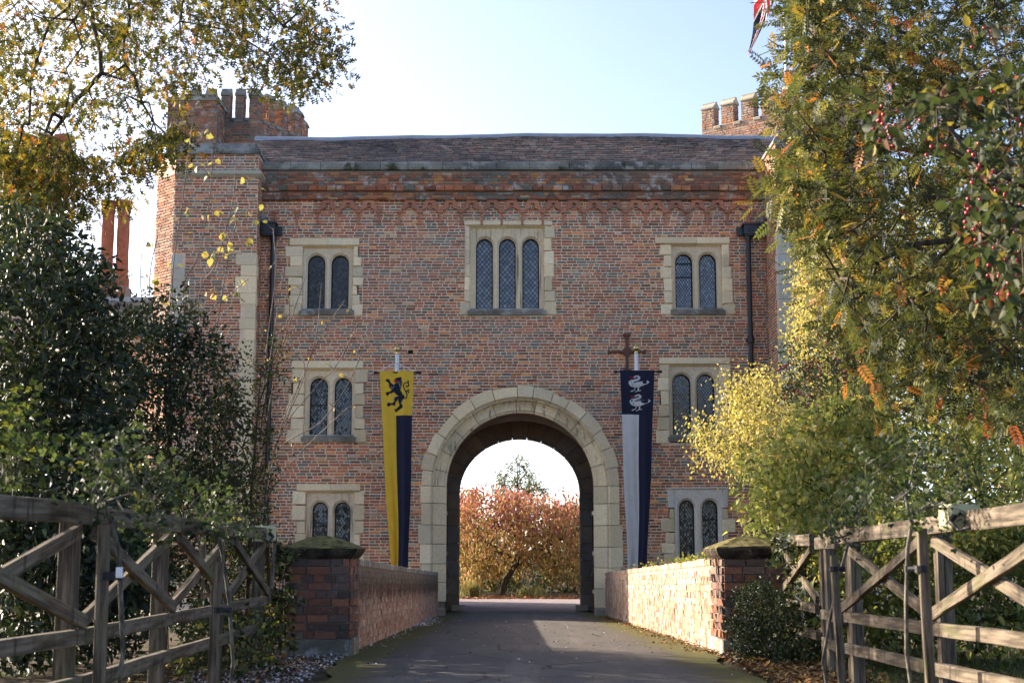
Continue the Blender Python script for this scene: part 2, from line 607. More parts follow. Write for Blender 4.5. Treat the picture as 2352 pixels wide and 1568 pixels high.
def brick_mesh(mat, cols, tagname):
    if tagname not in BRICK_MESHES:
        ms = []
        for i, cc in enumerate(cols):
            for j in range(2):
                mb = MB()
                mb.block(np.zeros(3), np.array([1., 0, 0]), np.array([0, 0, 1.]), np.array([0, -1., 0]), -.5, .5, -.5, .5, 0, .016, .004, tuple(q * (.85 + .3 * j) for q in cc), .022)
                # thin the bevel that the scale would stretch
                me = bpy.data.meshes.new('brick')
                me.from_pydata([tuple(p) for p in mb.v], [], mb.f[:-1])
                set_cols(me, np.array(mb.c, np.float32))
                me.materials.append(mat)
                ms.append(me)
        BRICK_MESHES[tagname] = ms
    return BRICK_MESHES[tagname]


def lay(mb, O, U, N, bricks, depth=.009, cf=brick_colour, V=np.array([0, 0, 1.0])):
    for u0, u1, a, b in bricks:
        p = O + U * u0 + V * a
        mb.block(O, U, V, N, u0, u1, a, b, -.02, depth + random.uniform(-.004, .006), .005, cf(p[0] + p[1], p[2]), .003)


def lay_parts(parent, O, U, N, bricks, mat, tagname, cols=RED, V=np.array([0, 0, 1.0]), depth=1.0):
    ms = brick_mesh(mat, cols, tagname)
    for u0, u1, a, b in bricks:
        c = O + U * (u0 + u1) / 2 + V * (a + b) / 2
        inst('brick', random.choice(ms), parent, c + N * random.uniform(-.005, .006) * depth, np.column_stack([U * (u1 - u0), -N * depth, V * (b - a)]))


# ------------------------------------------------------------------ the gatehouse
gh = empty('gatehouse', (.19, 0, 0), 'weathered red brick gatehouse with stone archway, leaded windows and battlemented turrets', 'gatehouse')
X0, X1 = -6.0, 6.03                 # wall between the two front turrets
XC, ZC = .19, 2.92                  # centre of the arch
RO, RM, RI = 2.29, 2.01, 1.71       # outer edge, step and opening of the stone arch
ZP = 10.34                          # under the coping

# windows: outer stone rectangle, square frame, lights (all from the picture, on the wall plane)
WIN = [
    dict(o=(664, 824, 548, 727), s=(694.8, 810, 566, 709), l=[(703.8, 744.5), (758.5, 799.2)], lv=(582.7, 708.7), blocks=7),
    dict(o=(668, 833, 830, 1019), s=(699, 814, 848, 999), l=[(709, 750.6), (766, 806.4)], lv=(865.7, 998.9), blocks=6),
    dict(o=(680, 826, 1111, 1290), s=(702, 813, 1129, 1272), l=[(714.6, 750.6), (766, 803)], lv=(1152, 1271), blocks=5),
    dict(o=(1066, 1269, 508, 726), s=(1079.5, 1249.4, 520, 709), l=[(1092.8, 1131.7), (1145.7, 1184.6), (1199.7, 1238.6)], lv=(544.6, 708.4), blocks=7),
    dict(o=(1527, 1677, 546, 725), s=(1544, 1659, 562, 708), l=[(1553, 1592.8), (1608, 1647.9)], lv=(580, 707), blocks=6),
    dict(o=(1515, 1678, 821, 1021), s=(1537.7, 1653, 838, 999), l=[(1546.7, 1588.8), (1602.5, 1644)], lv=(857, 998.5), blocks=6),
    dict(o=(1535, 1674, 1118, 1301), s=(1550, 1660, 1124, 1288), l=[(1561, 1596), (1614, 1650)], lv=(1147.8, 1287.5), blocks=5),
]


def X(u, v):
    return at(u, v, 0)[0]


def Z(v):
    return at(1176, v, 0)[2]


rects = []
for w in WIN:
    a, b, c, d = w['o']
    m = (c + d) / 2
    w['O'] = (X(a, m), X(b, m), Z(d), Z(c))
    w['S'] = (X(w['s'][0], m), X(w['s'][1], m), Z(w['s'][3]), Z(w['s'][2]))
    w['L'] = [(X(p, m), X(q, m), Z(w['lv'][1]), Z(w['lv'][0])) for p, q in w['l']]
    O_ = w['O']
    rects.append((O_[0] - X0 + .02, O_[1] - X0 - .02, O_[2] + .02, O_[3] - .02))

# mortar wall with its openings: a sheet cut into upright strips
mb = MB()
xs = sorted(set([X0, X1] + [q for w in WIN for q in w['O'][:2]] + list(XC + 2.15 * np.cos(np.linspace(0, math.pi, 37)))))
for a, b in zip(xs[:-1], xs[1:]):
    xm = (a + b) / 2
    z = 0.0
    if abs(xm - XC) < 2.15:
        z = ZC + math.sqrt(max(0, 2.15 ** 2 - (xm - XC) ** 2))
    holes = sorted([(w['O'][2] + .05, w['O'][3] - .05) for w in WIN if w['O'][0] + .05 <= xm <= w['O'][1] - .05])
    for h0, h1 in holes + [(ZP, ZP)]:
        if h0 > z:
            mb.add([(a, 0, z), (b, 0, z), (b, 0, h0), (a, 0, h0)], [(0, 1, 2, 3)])
        z = max(z, h1)
wall = mb.build('wall', M['mortar'], gh)
# body of the building behind the face
mb = MB()
for x0, x1, z0, z1 in ((-8.05, XC - 1.98, -.1, 10.7), (XC + 1.98, 8.5, -.1, 10.7), (XC - 1.98, XC + 1.98, 5.35, 10.7)):
    mb.box(x0, x1, .5, 8.0, z0, z1)
mb.build('inner_wall', M['vault'], gh)

# bricks of the face: the 300 biggest unhidden stretchers are parts, the rest one mass
UX, NF = np.array([1., 0, 0]), np.array([0, -1., 0])
OF = np.array([X0, 0, 0])
face = brick_rows(X1 - X0, Z(457), rects=rects, arch=(XC - X0, ZC, RO - .03, RO - .06), seed=11)
cand = [b for b in face if b[1] - b[0] > .19 and 2.0 < b[0] < 9.3 and 1.2 < b[2] < 5.5]
random.Random(3).shuffle(cand)
own = set(cand[:300])
big = MB()
lay(big, OF, UX, NF, [b for b in face if b not in own])
lay_parts(gh, OF, UX, NF, sorted(own), M['brick'], 'face')
# projecting band above the corbel table, in two steps
z432, z440, z457 = Z(432), Z(440), Z(457)
bandmb = MB()
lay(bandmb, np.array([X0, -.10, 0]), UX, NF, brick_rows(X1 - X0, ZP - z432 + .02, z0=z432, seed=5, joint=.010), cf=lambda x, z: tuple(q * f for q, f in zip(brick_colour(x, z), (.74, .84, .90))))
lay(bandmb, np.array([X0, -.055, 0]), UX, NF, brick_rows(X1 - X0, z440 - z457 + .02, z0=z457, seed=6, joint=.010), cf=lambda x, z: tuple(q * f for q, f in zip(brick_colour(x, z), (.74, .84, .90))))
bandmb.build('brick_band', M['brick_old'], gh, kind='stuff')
mb = MB()
mb.box(X0, X1, -.095, .3, z432, ZP)
mb.box(X0, X1, -.05, .3, z457, z440)
mb.build('band_backing', M['mortar_dark'], gh)
mb = MB()
for y, a, b in ((-.15, z440 - .01, z432 + .03), (-.105, Z(461), z457 + .015)):
    x = X0
    while x < X1 - .05:
        L = min(random.uniform(.21, .26), X1 - x)
        mb.block(np.array([0, 0, 0.]), UX, np.array([0, 0, 1.]), NF, x + .003, x + L - .003, a + random.uniform(-.004, .004), b, -.06, -y + random.uniform(-.006, .006), .018, tuple(q * .7 for q in brick_colour(x, 9.9)), .004)
        x += L
mb.build('string_course', M['brick_old'], gh)

# corbel table: terracotta trefoil heads on little shafts
PIT = (X(1717.7, 480) - X(635.4, 480)) / 23
xs0 = X(635.4, 480)
zt, zb, zs = Z(461.5), Z(485), Z(513)


def trefoil():
    H = zt - zb
    p = [(-.12, H), (-.20, .03), (-.215, 0), (-.15, .015), (-.085, .055), (-.04, .075)]
    r, cz = .052, .135
    for k in range(11):
        t = rad(232 - k * 284 / 10.0)
        p.append((r * math.cos(t), cz + r * math.sin(t)))
    p += [(-x, z) for x, z in [(-.04, .075), (-.085, .055), (-.15, .015), (-.215, 0), (-.20, .03), (-.12, H)]]
    return p


TC = [(.50, .205, .115), (.46, .19, .11), (.38, .165, .10), (.52, .225, .125)]
tre = []
for c in TC:
    m2 = MB()
    pts = trefoil()
    m2.prism(pts, -.07, .02, c)
    me = bpy.data.meshes.new('corbel_arch')
    me.from_pydata(m2.v, [], m2.f)
    set_cols(me, np.array(m2.c, np.float32))
    me.materials.append(M['terracotta'])
    tre.append(me)
shf = []
for c in TC:
    m2 = MB()
    m2.prism([(-.055, -.01), (.055, -.01), (.07, .035), (.062, .06), (-.062, .06), (-.07, .035)], -.075, .02, c)
    m2.prism([(-.028, -(zb - zs)), (.028, -(zb - zs)), (.026, -.012), (-.026, -.012)], -.045, .02, c)
    me = bpy.data.meshes.new('corbel_shaft')
    me.from_pydata(m2.v, [], m2.f)
    set_cols(me, np.array(m2.c, np.float32))
    me.materials.append(M['terracotta'])
    shf.append(me)
I3 = np.eye(3)
for k in range(24):
    x = xs0 + k * PIT + random.uniform(-.008, .008)
    inst('corbel_shaft', random.choice(shf), gh, (x, 0, zb - .045), I3)
    if k < 23 and k not in (0, 1, 5):
        th = random.uniform(-.03, .03)
        inst('corbel_arch', random.choice(tre), gh, (x + PIT / 2, 0, zb + random.uniform(-.006, .006)), np.array([[math.cos(th), 0, -math.sin(th)], [0, 1, 0], [math.sin(th), 0, math.cos(th)]]))

# coping stones along the eaves
x = X0
zc0, zc1 = ZP, Z(375)
while x < X1 - .1:
    L = random.uniform(.55, .95)
    x2 = min(X1, x + L)
    if X1 - x2 < .35:
        x2 = X1
    k = random.uniform(.75, 1.2)
    mb = MB()
    d = random.uniform(-.008, .008)
    pr = [(-.17 + d, zc0 + .012), (-.185 + d, zc0 + .06), (-.175 + d, zc1 - .05), (-.13 + d, zc1), (.30, zc1 + .07), (.30, zc0 + .012)]
    v = [(xx, y, z) for xx in (x + .005, x2 - .005) for y, z in pr]
    np_ = len(pr)
    f = [tuple(range(np_ - 1, -1, -1)), tuple(range(np_, 2 * np_))] + [(i, (i + 1) % np_, np_ + (i + 1) % np_, np_ + i) for i in range(np_)]
    mb.add(v, f, (.21 * k, .20 * k, .165 * k))
    mb.build('coping_stone', M['coping'], gh)
    x = x2

# roof: lapped clay tiles and a lead ridge
YE, ZE, YR, ZR = .22, zc1 + .02, 2.6, 11.93


def sag(x):
    return .05 * math.sin((x + 2.0) * .42) + .010 * math.sin(x * 1.9 + 1) + .004 * math.sin(x * 4.3)


roof = empty('roof', (0, YE, ZE), parent=gh)
mb = MB()
nx = 40
for i in range(nx + 1):
    xx = X0 - .6 + (X1 - X0 + 1.3) * i / nx
    mb.v += [(xx, YE - .1, ZE - .09 + sag(xx)), (xx, YR, ZR - .06 + sag(xx)), (xx, YR + 2.4, ZE + sag(xx)), (xx, YR + 2.6, 10.0)]
mb.f = [(4 * i + k, 4 * i + 4 + k, 4 * i + 5 + k, 4 * i + 1 + k) for i in range(nx) for k in range(3)]
mb.c = [(.06, .05, .05)] * len(mb.v)
mb.m = [0] * len(mb.f)
mb.build('roof_deck', M['mortar_dark'], roof)
TCOL = [(.21, .145, .12), (.17, .125, .11), (.25, .165, .13), (.19, .16, .145), (.28, .21, .17), (.15, .115, .11)]
tm = []
for c in TCOL:
    m2 = MB()
    m2.block(np.zeros(3), np.array([1., 0, 0]), np.array([0, 1., 0]), np.array([0, 0, 1.]), -.5, .5, 0, .34, -.026, .014, .004, c, .003)
    me = bpy.data.meshes.new('tile')
    me.from_pydata([tuple(p) for p in m2.v], [], m2.f)
    set_cols(me, np.array(m2.c, np.float32))
    me.materials.append(M['tile'])
    tm.append(me)
nrow = 14
sl_ = np.array([0, YR - YE, ZR - ZE])
SLEN = np.linalg.norm(sl_)
sd = sl_ / SLEN
pick, rest = [], []
for r in range(nrow):
    x = X0 - .45 + (r % 2) * .09
    while x < X1 + .3:
        Lx = random.uniform(.165, .20)
        (pick if (r < 6 and -5.4 < x < 5.4) else rest).append((x + Lx / 2, Lx - .008, r))
        x += Lx
random.Random(2).shuffle(pick)
rest += pick[300:]


def tile_frame(xc, Lx, r):
    tilt = .19 + random.uniform(-.012, .012)
    V_ = np.array([0, sd[1] * math.cos(-tilt) - sd[2] * math.sin(-tilt), sd[1] * math.sin(-tilt) + sd[2] * math.cos(-tilt)])
    N_ = np.cross(np.array([1., 0, 0]), V_)
    o = np.array([xc, YE, ZE]) + sd * (SLEN * r / nrow + random.uniform(-.006, .006)) + np.array([0, 0, .05 + sag(xc) + .004 * math.sin(xc * 3.1 + r * 2.4) + random.uniform(-.004, .005)])
    th = random.uniform(-.02, .02)
    U_ = np.array([1., 0, 0]) * math.cos(th) + N_ * math.sin(th)
    return o, U_, V_, np.cross(U_, V_)


for xc, Lx, r in pick[:300]:
    o, U_, V_, N_ = tile_frame(xc, Lx, r)
    inst('tile', random.choice(tm), roof, o, np.column_stack([U_ * Lx, V_, N_]))
mb = MB()
for xc, Lx, r in rest:
    o, U_, V_, N_ = tile_frame(xc, Lx, r)
    k = random.uniform(.8, 1.2)
    mb.block(o, U_, V_, N_, -Lx / 2, Lx / 2, 0, .34, -.026, .014, .004, tuple(q * k for q in random.choice(TCOL)), .003)
mb.build('tiles', M['tile'], roof, kind='stuff')
mb = MB()
pr = [(-.16, -.10), (-.15, -.03), (-.06, .035), (0, .06), (.06, .035), (.16, -.10)]
for i in range(nx + 1):
    xx = X0 - .6 + (X1 - X0 + 1.3) * i / nx
    mb.v += [(xx, YR + a, ZR + .05 + sag(xx) + b) for a, b in pr]
mb.f = [(6 * i + k, 6 * i + 6 + k, 6 * i + 7 + k, 6 * i + 1 + k) for i in range(nx) for k in range(5)]
mb.c = [(.3, .3, .3)] * len(mb.v)
mb.m = [0] * len(mb.f)
mb.build('lead_ridge', M['lead'], roof, smooth=True)


# ---- stone windows with leaded lights
def arch_outline(x0, x1, z0, z1, inset=0.0, n=10):
    x0, x1, z0, z1 = x0 + inset, x1 - inset, z0 + inset, z1 - inset
    r = (x1 - x0) / 2
    rise = r * 1.02
    p = [(x0, z0), (x1, z0)]
    for k in range(n + 1):
        t = math.pi * k / n
        p.append(((x0 + x1) / 2 + r * math.cos(t), z1 - rise + rise * math.sin(t)))
    return p


def clip_poly(poly, clip):
    out = poly
    n = len(clip)
    for i in range(n):
        a, b = clip[i], clip[(i + 1) % n]
        inp, out = out, []
        if not inp:
            break
        ins = lambda p: (b[0] - a[0]) * (p[1] - a[1]) - (b[1] - a[1]) * (p[0] - a[0]) >= -1e-9
        for j in range(len(inp)):
            p, q = inp[j - 1], inp[j]
            ip, iq = ins(p), ins(q)
            if ip != iq:
                d = (b[0] - a[0]) * (q[1] - p[1]) - (b[1] - a[1]) * (q[0] - p[0])
                s = ((b[0] - a[0]) * (p[1] - a[1]) - (b[1] - a[1]) * (p[0] - a[0])) / -d if abs(d) > 1e-12 else 0
                out.append((p[0] + (q[0] - p[0]) * s, p[1] + (q[1] - p[1]) * s))
            if iq:
                out.append(q)
    return out


def stone_col(k=.24, base=(.82, .66, .42)):
    g = random.uniform(1 - k, 1 + k * .8)
    w = random.uniform(-.02, .02)
    return (base[0] * g + w, base[1] * g, base[2] * g - w)


VZ = np.array([0, 0, 1.0])
ZERO = np.zeros(3)


def stone(name, parent, x0, x1, z0, z1, y0=-.03, y1=.3, bev=.016, col=None, mat='stone', jit=.012):
    mb = MB()
    mb.block(ZERO, UX, VZ, NF, x0, x1, z0, z1, -y1, -y0, bev, col or stone_col(), jit)
    return mb.build(name, M[mat], parent)


for wi, w in enumerate(WIN):
    O_, S_, L_ = w['O'], w['S'], w['L']
    win = empty('window', ((O_[0] + O_[1]) / 2, 0, O_[2]), parent=gh)
    plain = wi == 6
    # jambs in uneven blocks
    nb = w['blocks']
    zlo, zhi = O_[2] + .02, S_[3] + (.0 if not plain else -.42)
    cuts = [zlo + (zhi - zlo) * (k / nb) + (random.uniform(-.03, .03) if 0 < k < nb else 0) for k in range(nb + 1)]
    for side in (0, 1):
        for k in range(nb):
            far = random.choice([-.04, -.01, .03, .07, .13]) if k else .12
            if plain and k in (1, 3):
                far = .2
            if side == 0:
                stone('jamb_stone', win, O_[0] - far * .8, S_[0] - .006, cuts[k] + .004, cuts[k + 1] - .004, y0=random.uniform(-.036, -.026))
            else:
                stone('jamb_stone', win, S_[1] + .006, O_[1] + far * .8, cuts[k] + .004, cuts[k + 1] - .004, y0=random.uniform(-.036, -.026))
    # chamfered inner edge of the square frame
    xm = (S_[0] + S_[1]) / 2
    if not plain:
        ext = .22 if wi == 4 else 0.0
        for a, b in ((O_[0] - ext, xm - .003), (xm + .003, O_[1])):
            mb = MB()
            c = stone_col(.12)
            v = []
            pr = [(-.034, O_[3]), (-.034, S_[3] + .035), (.098, S_[3] - .030), (.3, S_[3] - .030), (.3, O_[3])]
            for xx in (a, b):
                v += [(xx, y, z) for y, z in pr]
            mb.add(v, [(4, 3, 2, 1, 0), (5, 6, 7, 8, 9)] + [(i, (i + 1) % 5, 5 + (i + 1) % 5, 5 + i) for i in range(5)], c)
            mb.build('lintel_stone', M['stone'], win)
    else:
        stone('lintel_stone', win, O_[0], O_[1], S_[3] + .003, O_[3], y0=-.035, col=stone_col(.1, (.68, .62, .52)))
        for a, b in ((O_[0], S_[0] - .004), (S_[1] + .004, O_[1])):
            stone('lintel_stone', win, a, b, S_[3] - .42, S_[3] - .003, y0=-.033, col=stone_col(.1, (.68, .62, .52)))
    # tracery plate: square frame pierced by round-headed lights, with chamfered edges
    yf = .10 if not plain else -.01
    bm = bmesh.new()
    edges = []

    def loop(pts, y):
        vs = [bm.verts.new((x, y, z)) for x, z in pts]
        es = [bm.edges.new((vs[i], vs[(i + 1) % len(vs)])) for i in range(len(vs))]
        return vs, es

    sq, es = loop([(S_[0] - .004, S_[2]), (S_[1] + .004, S_[2]), (S_[1] + .004, S_[3]), (S_[0] - .004, S_[3])], yf)
    edges += es
    rings = []
    mid_gap = (L_[1][0] - L_[0][1]) / 2 - .012
    for q in L_:
        ch = min(.055, mid_gap)
        big_, e1 = loop(arch_outline(q[0] - ch, q[1] + ch, q[2] + .002, q[3] + ch), yf)
        edges += e1
        rings.append((big_, q, ch))
    bmesh.ops.triangle_fill(bm, use_beauty=True, use_dissolve=False, edges=edges)
    for big_, q, ch in rings:
        prev = big_
        for ins, yy in ((-.036, yf + .012), (-.030, yf + .030), (-.008, yf + .055), (.0, yf + .062), (.0, yf + .17)):
            k = max(ins, -ch + .004)
            cur = [bm.verts.new((x, yy, z)) for x, z in arch_outline(q[0] + k, q[1] - k, q[2] + .002, q[3] - k)]
            nn = len(cur)
            for i in range(nn):
                bm.faces.new((prev[i], prev[(i + 1) % nn], cur[(i + 1) % nn], cur[i]))
            prev = cur
    bmesh.ops.recalc_face_normals(bm, faces=bm.faces)
    me = bpy.data.meshes.new('tracery')
    bmesh.ops.translate(bm, verts=bm.verts, vec=Vector(-ORG[win.name]))
    bm.to_mesh(me)
    bm.free()
    set_cols(me, np.tile(np.array([stone_col(.06, (.74, .60, .41) if not plain else (.68, .62, .52))]), (len(me.vertices), 1)))
    me.materials.append(M['stone_streak'] if wi in (3, 2) else M['stone'])
    place(bpy.data.objects.new('tracery', me), win, ORG[win.name])
    # sill
    mb = MB()
    a, b = S_[0] - .05, S_[1] + .05
    zt_ = S_[2] + .004
    pr = [(-.075, zt_ - .16), (-.095, zt_ - .07), (.06, zt_ + .012), (.3, zt_ + .012), (.3, zt_ - .16)]
    ns = 8
    for i in range(ns + 1):
        xx = a + (b - a) * i / ns
        e = random.uniform(-.012, .012)
        mb.v += [(xx, y + (e if j < 2 else 0), z + (e if j < 2 else 0)) for j, (y, z) in enumerate(pr)]
    mb.f = [(5 * i + k, 5 * i + (k + 1) % 5, 5 * i + 5 + (k + 1) % 5, 5 * i + 5 + k) for i in range(ns) for k in range(5)] + [(4, 3, 2, 1, 0), tuple(5 * ns + i for i in range(5))]
    mb.c = [(.25, .24, .21)] * len(mb.v)
    mb.m = [0] * len(mb.f)
    mb.build('sill', M['stone_dark'], win)
    # lights: iron frame, lead lattice, diamond panes each set at its own slight angle
    yg = yf + .15
    for li, q in enumerate(L_):
        outl = arch_outline(q[0] + .004, q[1] - .004, q[2] + .006, q[3] - .004)
        inl = arch_outline(q[0] + .026, q[1] - .026, q[2] + .026, q[3] - .026)
        mb = MB()
        nn = len(outl)
        v = [(x, yg - .035, z) for x, z in outl] + [(x, yg - .035, z) for x, z in inl] + [(x, yg + .02, z) for x, z in outl] + [(x, yg + .02, z) for x, z in inl]
        f = []
        for i in range(nn):
            j = (i + 1) % nn
            f += [(i, j, nn + j, nn + i), (nn + i, nn + j, 3 * nn + j, 3 * nn + i), (i, 2 * nn + i, 2 * nn + j, j)]
        mb.add(v, f)
        zc_ = None
        if (wi, li) in ((1, 0), (2, 0), (6, 1)):
            zc_ = q[2] + (q[3] - q[2]) * (.53 if wi != 6 else .68)
            mb.box(q[0] + .02, q[1] - .02, yg - .03, yg - .004, zc_ - .012, zc_ + .012)
        if (wi, li) == (4, 0):
            for fz in (.585, .83):
                zz = q[2] + (q[3] - q[2]) * fz
                mb.box(q[0] + .02, q[1] - .02, yg - .03, yg - .004, zz - .012, zz + .012)
        mb.build('iron_frame', M['came'], win)
        dx, dz = (.066, .102) if wi != 3 else (.105, .125)
        xm_, zm_ = (q[0] + q[1]) / 2, q[2] + .04
        pan, lat = MB(), MB()
        ni, nj = int((q[1] - q[0]) / dx) + 3, int((q[3] - q[2]) / dz * 2) + 4
        for j in range(-1, nj):
            for i in range(-ni, ni + 1):
                cx = xm_ + i * dx + (dx / 2 if j % 2 else 0)
                cz = zm_ + j * dz / 2
                pl = clip_poly([(cx, cz - dz / 2), (cx + dx / 2, cz), (cx, cz + dz / 2), (cx - dx / 2, cz)], inl)
                if len(pl) >= 3:
                    ta, tb, tc = random.gauss(0, .022), random.gauss(0, .022), random.uniform(-.001, .001)
                    sky_reflect = random.choice(([.0, .01, .03, .06], [.0, .02, .04, .08], [.0, .01, .03, .05], [.02, .04, .06, .09], [.05, .10, .15, .20], [.0, .015, .04, .07], [.0, .02, .04, .08])[wi])  # sky reflection painted into the pane colour, strongest in the upper right window
                    cc = (sky_reflect * random.uniform(.7, 1), sky_reflect * .95, sky_reflect * 1.15)
                    if random.random() < (.10 if wi in (3, 4) else .03):
                        cc = (.10, .075, .05)
                    pan.add([(x, yg + ta * (x - cx) + tb * (z - cz) + tc, z) for x, z in pl], [tuple(range(len(pl)))], cc)
        for s in (1, -1):
            for k in range(-nj - 12, nj + 12):
                # line through (xm_ + k*dx - dx/2, zm_) with slope s*dz/dx, thin bar clipped to the light
                x_ = xm_ + k * dx - dx / 2
                d_ = np.array([dx, s * dz]) / math.hypot(dx, dz)
                n_ = np.array([-d_[1], d_[0]]) * .0048
                p_, q_ = np.array([x_, zm_]) - d_ * 4, np.array([x_, zm_]) + d_ * 4
                pl = clip_poly([tuple(p_ - n_), tuple(q_ - n_), tuple(q_ + n_), tuple(p_ + n_)], inl)
                if len(pl) >= 3:
                    lat.prism(pl, yg - .010 - .0008 * (s > 0), yg + .004)
        pan.build('panes', M['glass'], win, kind='stuff')
        lat.build('lead_lattice', M['came'], win, kind='stuff')
    stone('mullion_base', win, S_[0], S_[1], S_[2] - .03, S_[2] + .004, y0=.02, col=stone_col(.1))

# ------------------------------------------------------------------ the stone archway
arch = empty('archway', (XC, 0, 0), parent=gh)


def voussoir(parent, name, prof, a0, a1, hw_to_rx=1.0, rz=1.0, n=5, col=None, mat='stone', zc=ZC, gap=.008):
    """sweep a profile of (radius, depth) round the arch from angle a0 to a1"""
    mb = MB()
    k = len(prof)
    g = gap / prof[0][0]
    v = []
    for i in range(n + 1):
        t = a0 + g + (a1 - a0 - 2 * g) * i / n
        for r, y in prof:
            v.append((XC + r * hw_to_rx * math.cos(t), y, zc + r * rz * math.sin(t)))
    f = [(i * k + j, i * k + (j + 1) % k, (i + 1) * k + (j + 1) % k, (i + 1) * k + j) for i in range(n) for j in range(k)]
    f += [tuple(range(k - 1, -1, -1)), tuple(range(n * k, n * k + k))]
    mb.add(v, f, col or stone_col(.2, (.82, .66, .42)))
    return mb.build(name, M[mat], parent)


def jamb(parent, name, prof, side, z0, z1, col=None, mat='stone'):
    mb = MB()
    k = len(prof)
    v = [(XC + side * r, y, z) for z in (z0 + .007, z1 - .007) for r, y in prof]
    f = [(j, (j + 1) % k, k + (j + 1) % k, k + j) for j in range(k)] + [tuple(range(k - 1, -1, -1)), tuple(range(k, 2 * k))]
    mb.add(v, f, col or stone_col(.2, (.82, .66, .42)))
    return mb.build(name, M[mat], parent)


rs = random.Random(21)
cuts = [0, .19, .40, .60, .83, 1.04, 1.22, 1.43, 1.60, 1.86, 2.10, 2.33, 2.58, 2.80, 2.98, math.pi]
for a, b in zip(cuts[:-1], cuts[1:]):
    e = rs.uniform(-.03, .035)
    voussoir(arch, 'voussoir', [(RO + e, -.035), (RM + .05, -.035 + rs.uniform(-.004, .004)), (RM + .006, .02), (RM + .006, .2), (RO + e, .2)], a, b)
inner = [(RM + .004, .045), (RM - .02, .045), (RM - .03, .10), (RM - .06, .155), (RM - .12, .20), (RM - .19, .225), (RI + .055, .225), (RI + .04, .262), (RI, .275), (RI, .55), (RM + .004, .55)]
cuts = [0, .26, .55, .83, 1.10, 1.38, 1.62, 1.90, 2.16, 2.44, 2.72, 2.95, math.pi]
for a, b in zip(cuts[:-1], cuts[1:]):
    voussoir(arch, 'voussoir', inner, a, b, mat='stone_streak')
for side in (-1, 1):
    zz = [ZC]
    while zz[-1] > .35:
        zz.append(max(.16, zz[-1] - rs.uniform(.38, .50)))
    for b, a in zip(zz[:-1], zz[1:]):
        e = rs.choice([-.02, .0, .02, .045])
        jamb(arch, 'jamb_stone', [(RO + e, -.035), (RM + .05, -.035), (RM + .006, .02), (RM + .006, .2), (RO + e, .2)], side, a, b)
        jamb(arch, 'jamb_stone', [(RM, .045), (RM - .03, .045), (RI + .05, .225), (RI, .262), (RI, .55), (RM, .55)], side, a, b)
    stone('plinth_stone', arch, XC + side * 1.98 - .28, XC + side * 1.98 + .26, -.05, .16, y0=-.14, y1=.5, bev=.03, col=(.30, .27, .22))
# dark bed joints behind the voussoirs
mb = MB()
ang0 = np.linspace(0, math.pi, 41)
sec = [(2.24, .0), (RM + .06, .0), (RM + .06, .10), (RM - .05, .22), (RI + .07, .30), (RI + .03, .34), (RI + .03, .5), (2.24, .5)]
rows = [[(XC + r, y, .1) for r, y in sec]] + [[(XC + r * math.cos(q), y, ZC + r * math.sin(q)) for r, y in sec] for q in ang0] + [[(XC - r, y, .1) for r, y in sec]]
for s_ in rows:
    mb.v += s_
k7 = len(sec)
mb.f = [(k7 * i + j, k7 * i + (j + 1) % k7, k7 * i + k7 + (j + 1) % k7, k7 * i + k7 + j) for i in range(len(rows) - 1) for j in range(k7)]
mb.c = [(.2, .17, .13)] * len(mb.v)
mb.m = [0] * len(mb.f)
mb.build('joint_mortar', M['mortar_dark'], arch)
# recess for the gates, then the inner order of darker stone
rec = [(1.97, .55), (1.93, .56), (1.93, 2.38), (1.97, 2.38)]
cuts = np.linspace(0, math.pi, 12)
for ya, yb in ((.56, 1.15), (1.16, 1.75), (1.76, 2.38)):
    off = rs.uniform(0, .1)
    for a, b in zip(cuts[:-1], cuts[1:]):
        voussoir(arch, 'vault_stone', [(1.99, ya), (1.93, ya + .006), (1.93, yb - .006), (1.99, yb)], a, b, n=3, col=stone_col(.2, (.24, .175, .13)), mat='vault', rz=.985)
for side in (-1, 1):
    zz = list(np.linspace(0, ZC, 8))
    for a, b in zip(zz[:-1], zz[1:]):
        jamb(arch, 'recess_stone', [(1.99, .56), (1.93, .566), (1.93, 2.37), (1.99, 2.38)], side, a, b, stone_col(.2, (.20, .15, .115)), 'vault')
HW2, RZ2, ZC2 = 1.49, 1.30 / 1.49, 2.90
cuts = np.linspace(0, math.pi, 14)
for a, b in zip(cuts[:-1], cuts[1:]):
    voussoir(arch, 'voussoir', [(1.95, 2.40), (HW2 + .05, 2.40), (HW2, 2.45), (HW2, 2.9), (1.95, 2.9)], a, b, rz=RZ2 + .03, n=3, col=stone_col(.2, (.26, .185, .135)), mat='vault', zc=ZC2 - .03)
for side in (-1, 1):
    zz = list(np.linspace(.0, ZC2 - .03, 8))
    for a, b in zip(zz[:-1], zz[1:]):
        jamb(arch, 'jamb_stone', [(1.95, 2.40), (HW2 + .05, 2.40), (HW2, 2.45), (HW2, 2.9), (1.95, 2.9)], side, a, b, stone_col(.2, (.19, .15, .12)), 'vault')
    stone('guard_stone', arch, XC + side * 1.52 - .16, XC + side * 1.52 + .16, 0, .15, y0=2.25, y1=2.45, bev=.03, col=(.30, .25, .19))
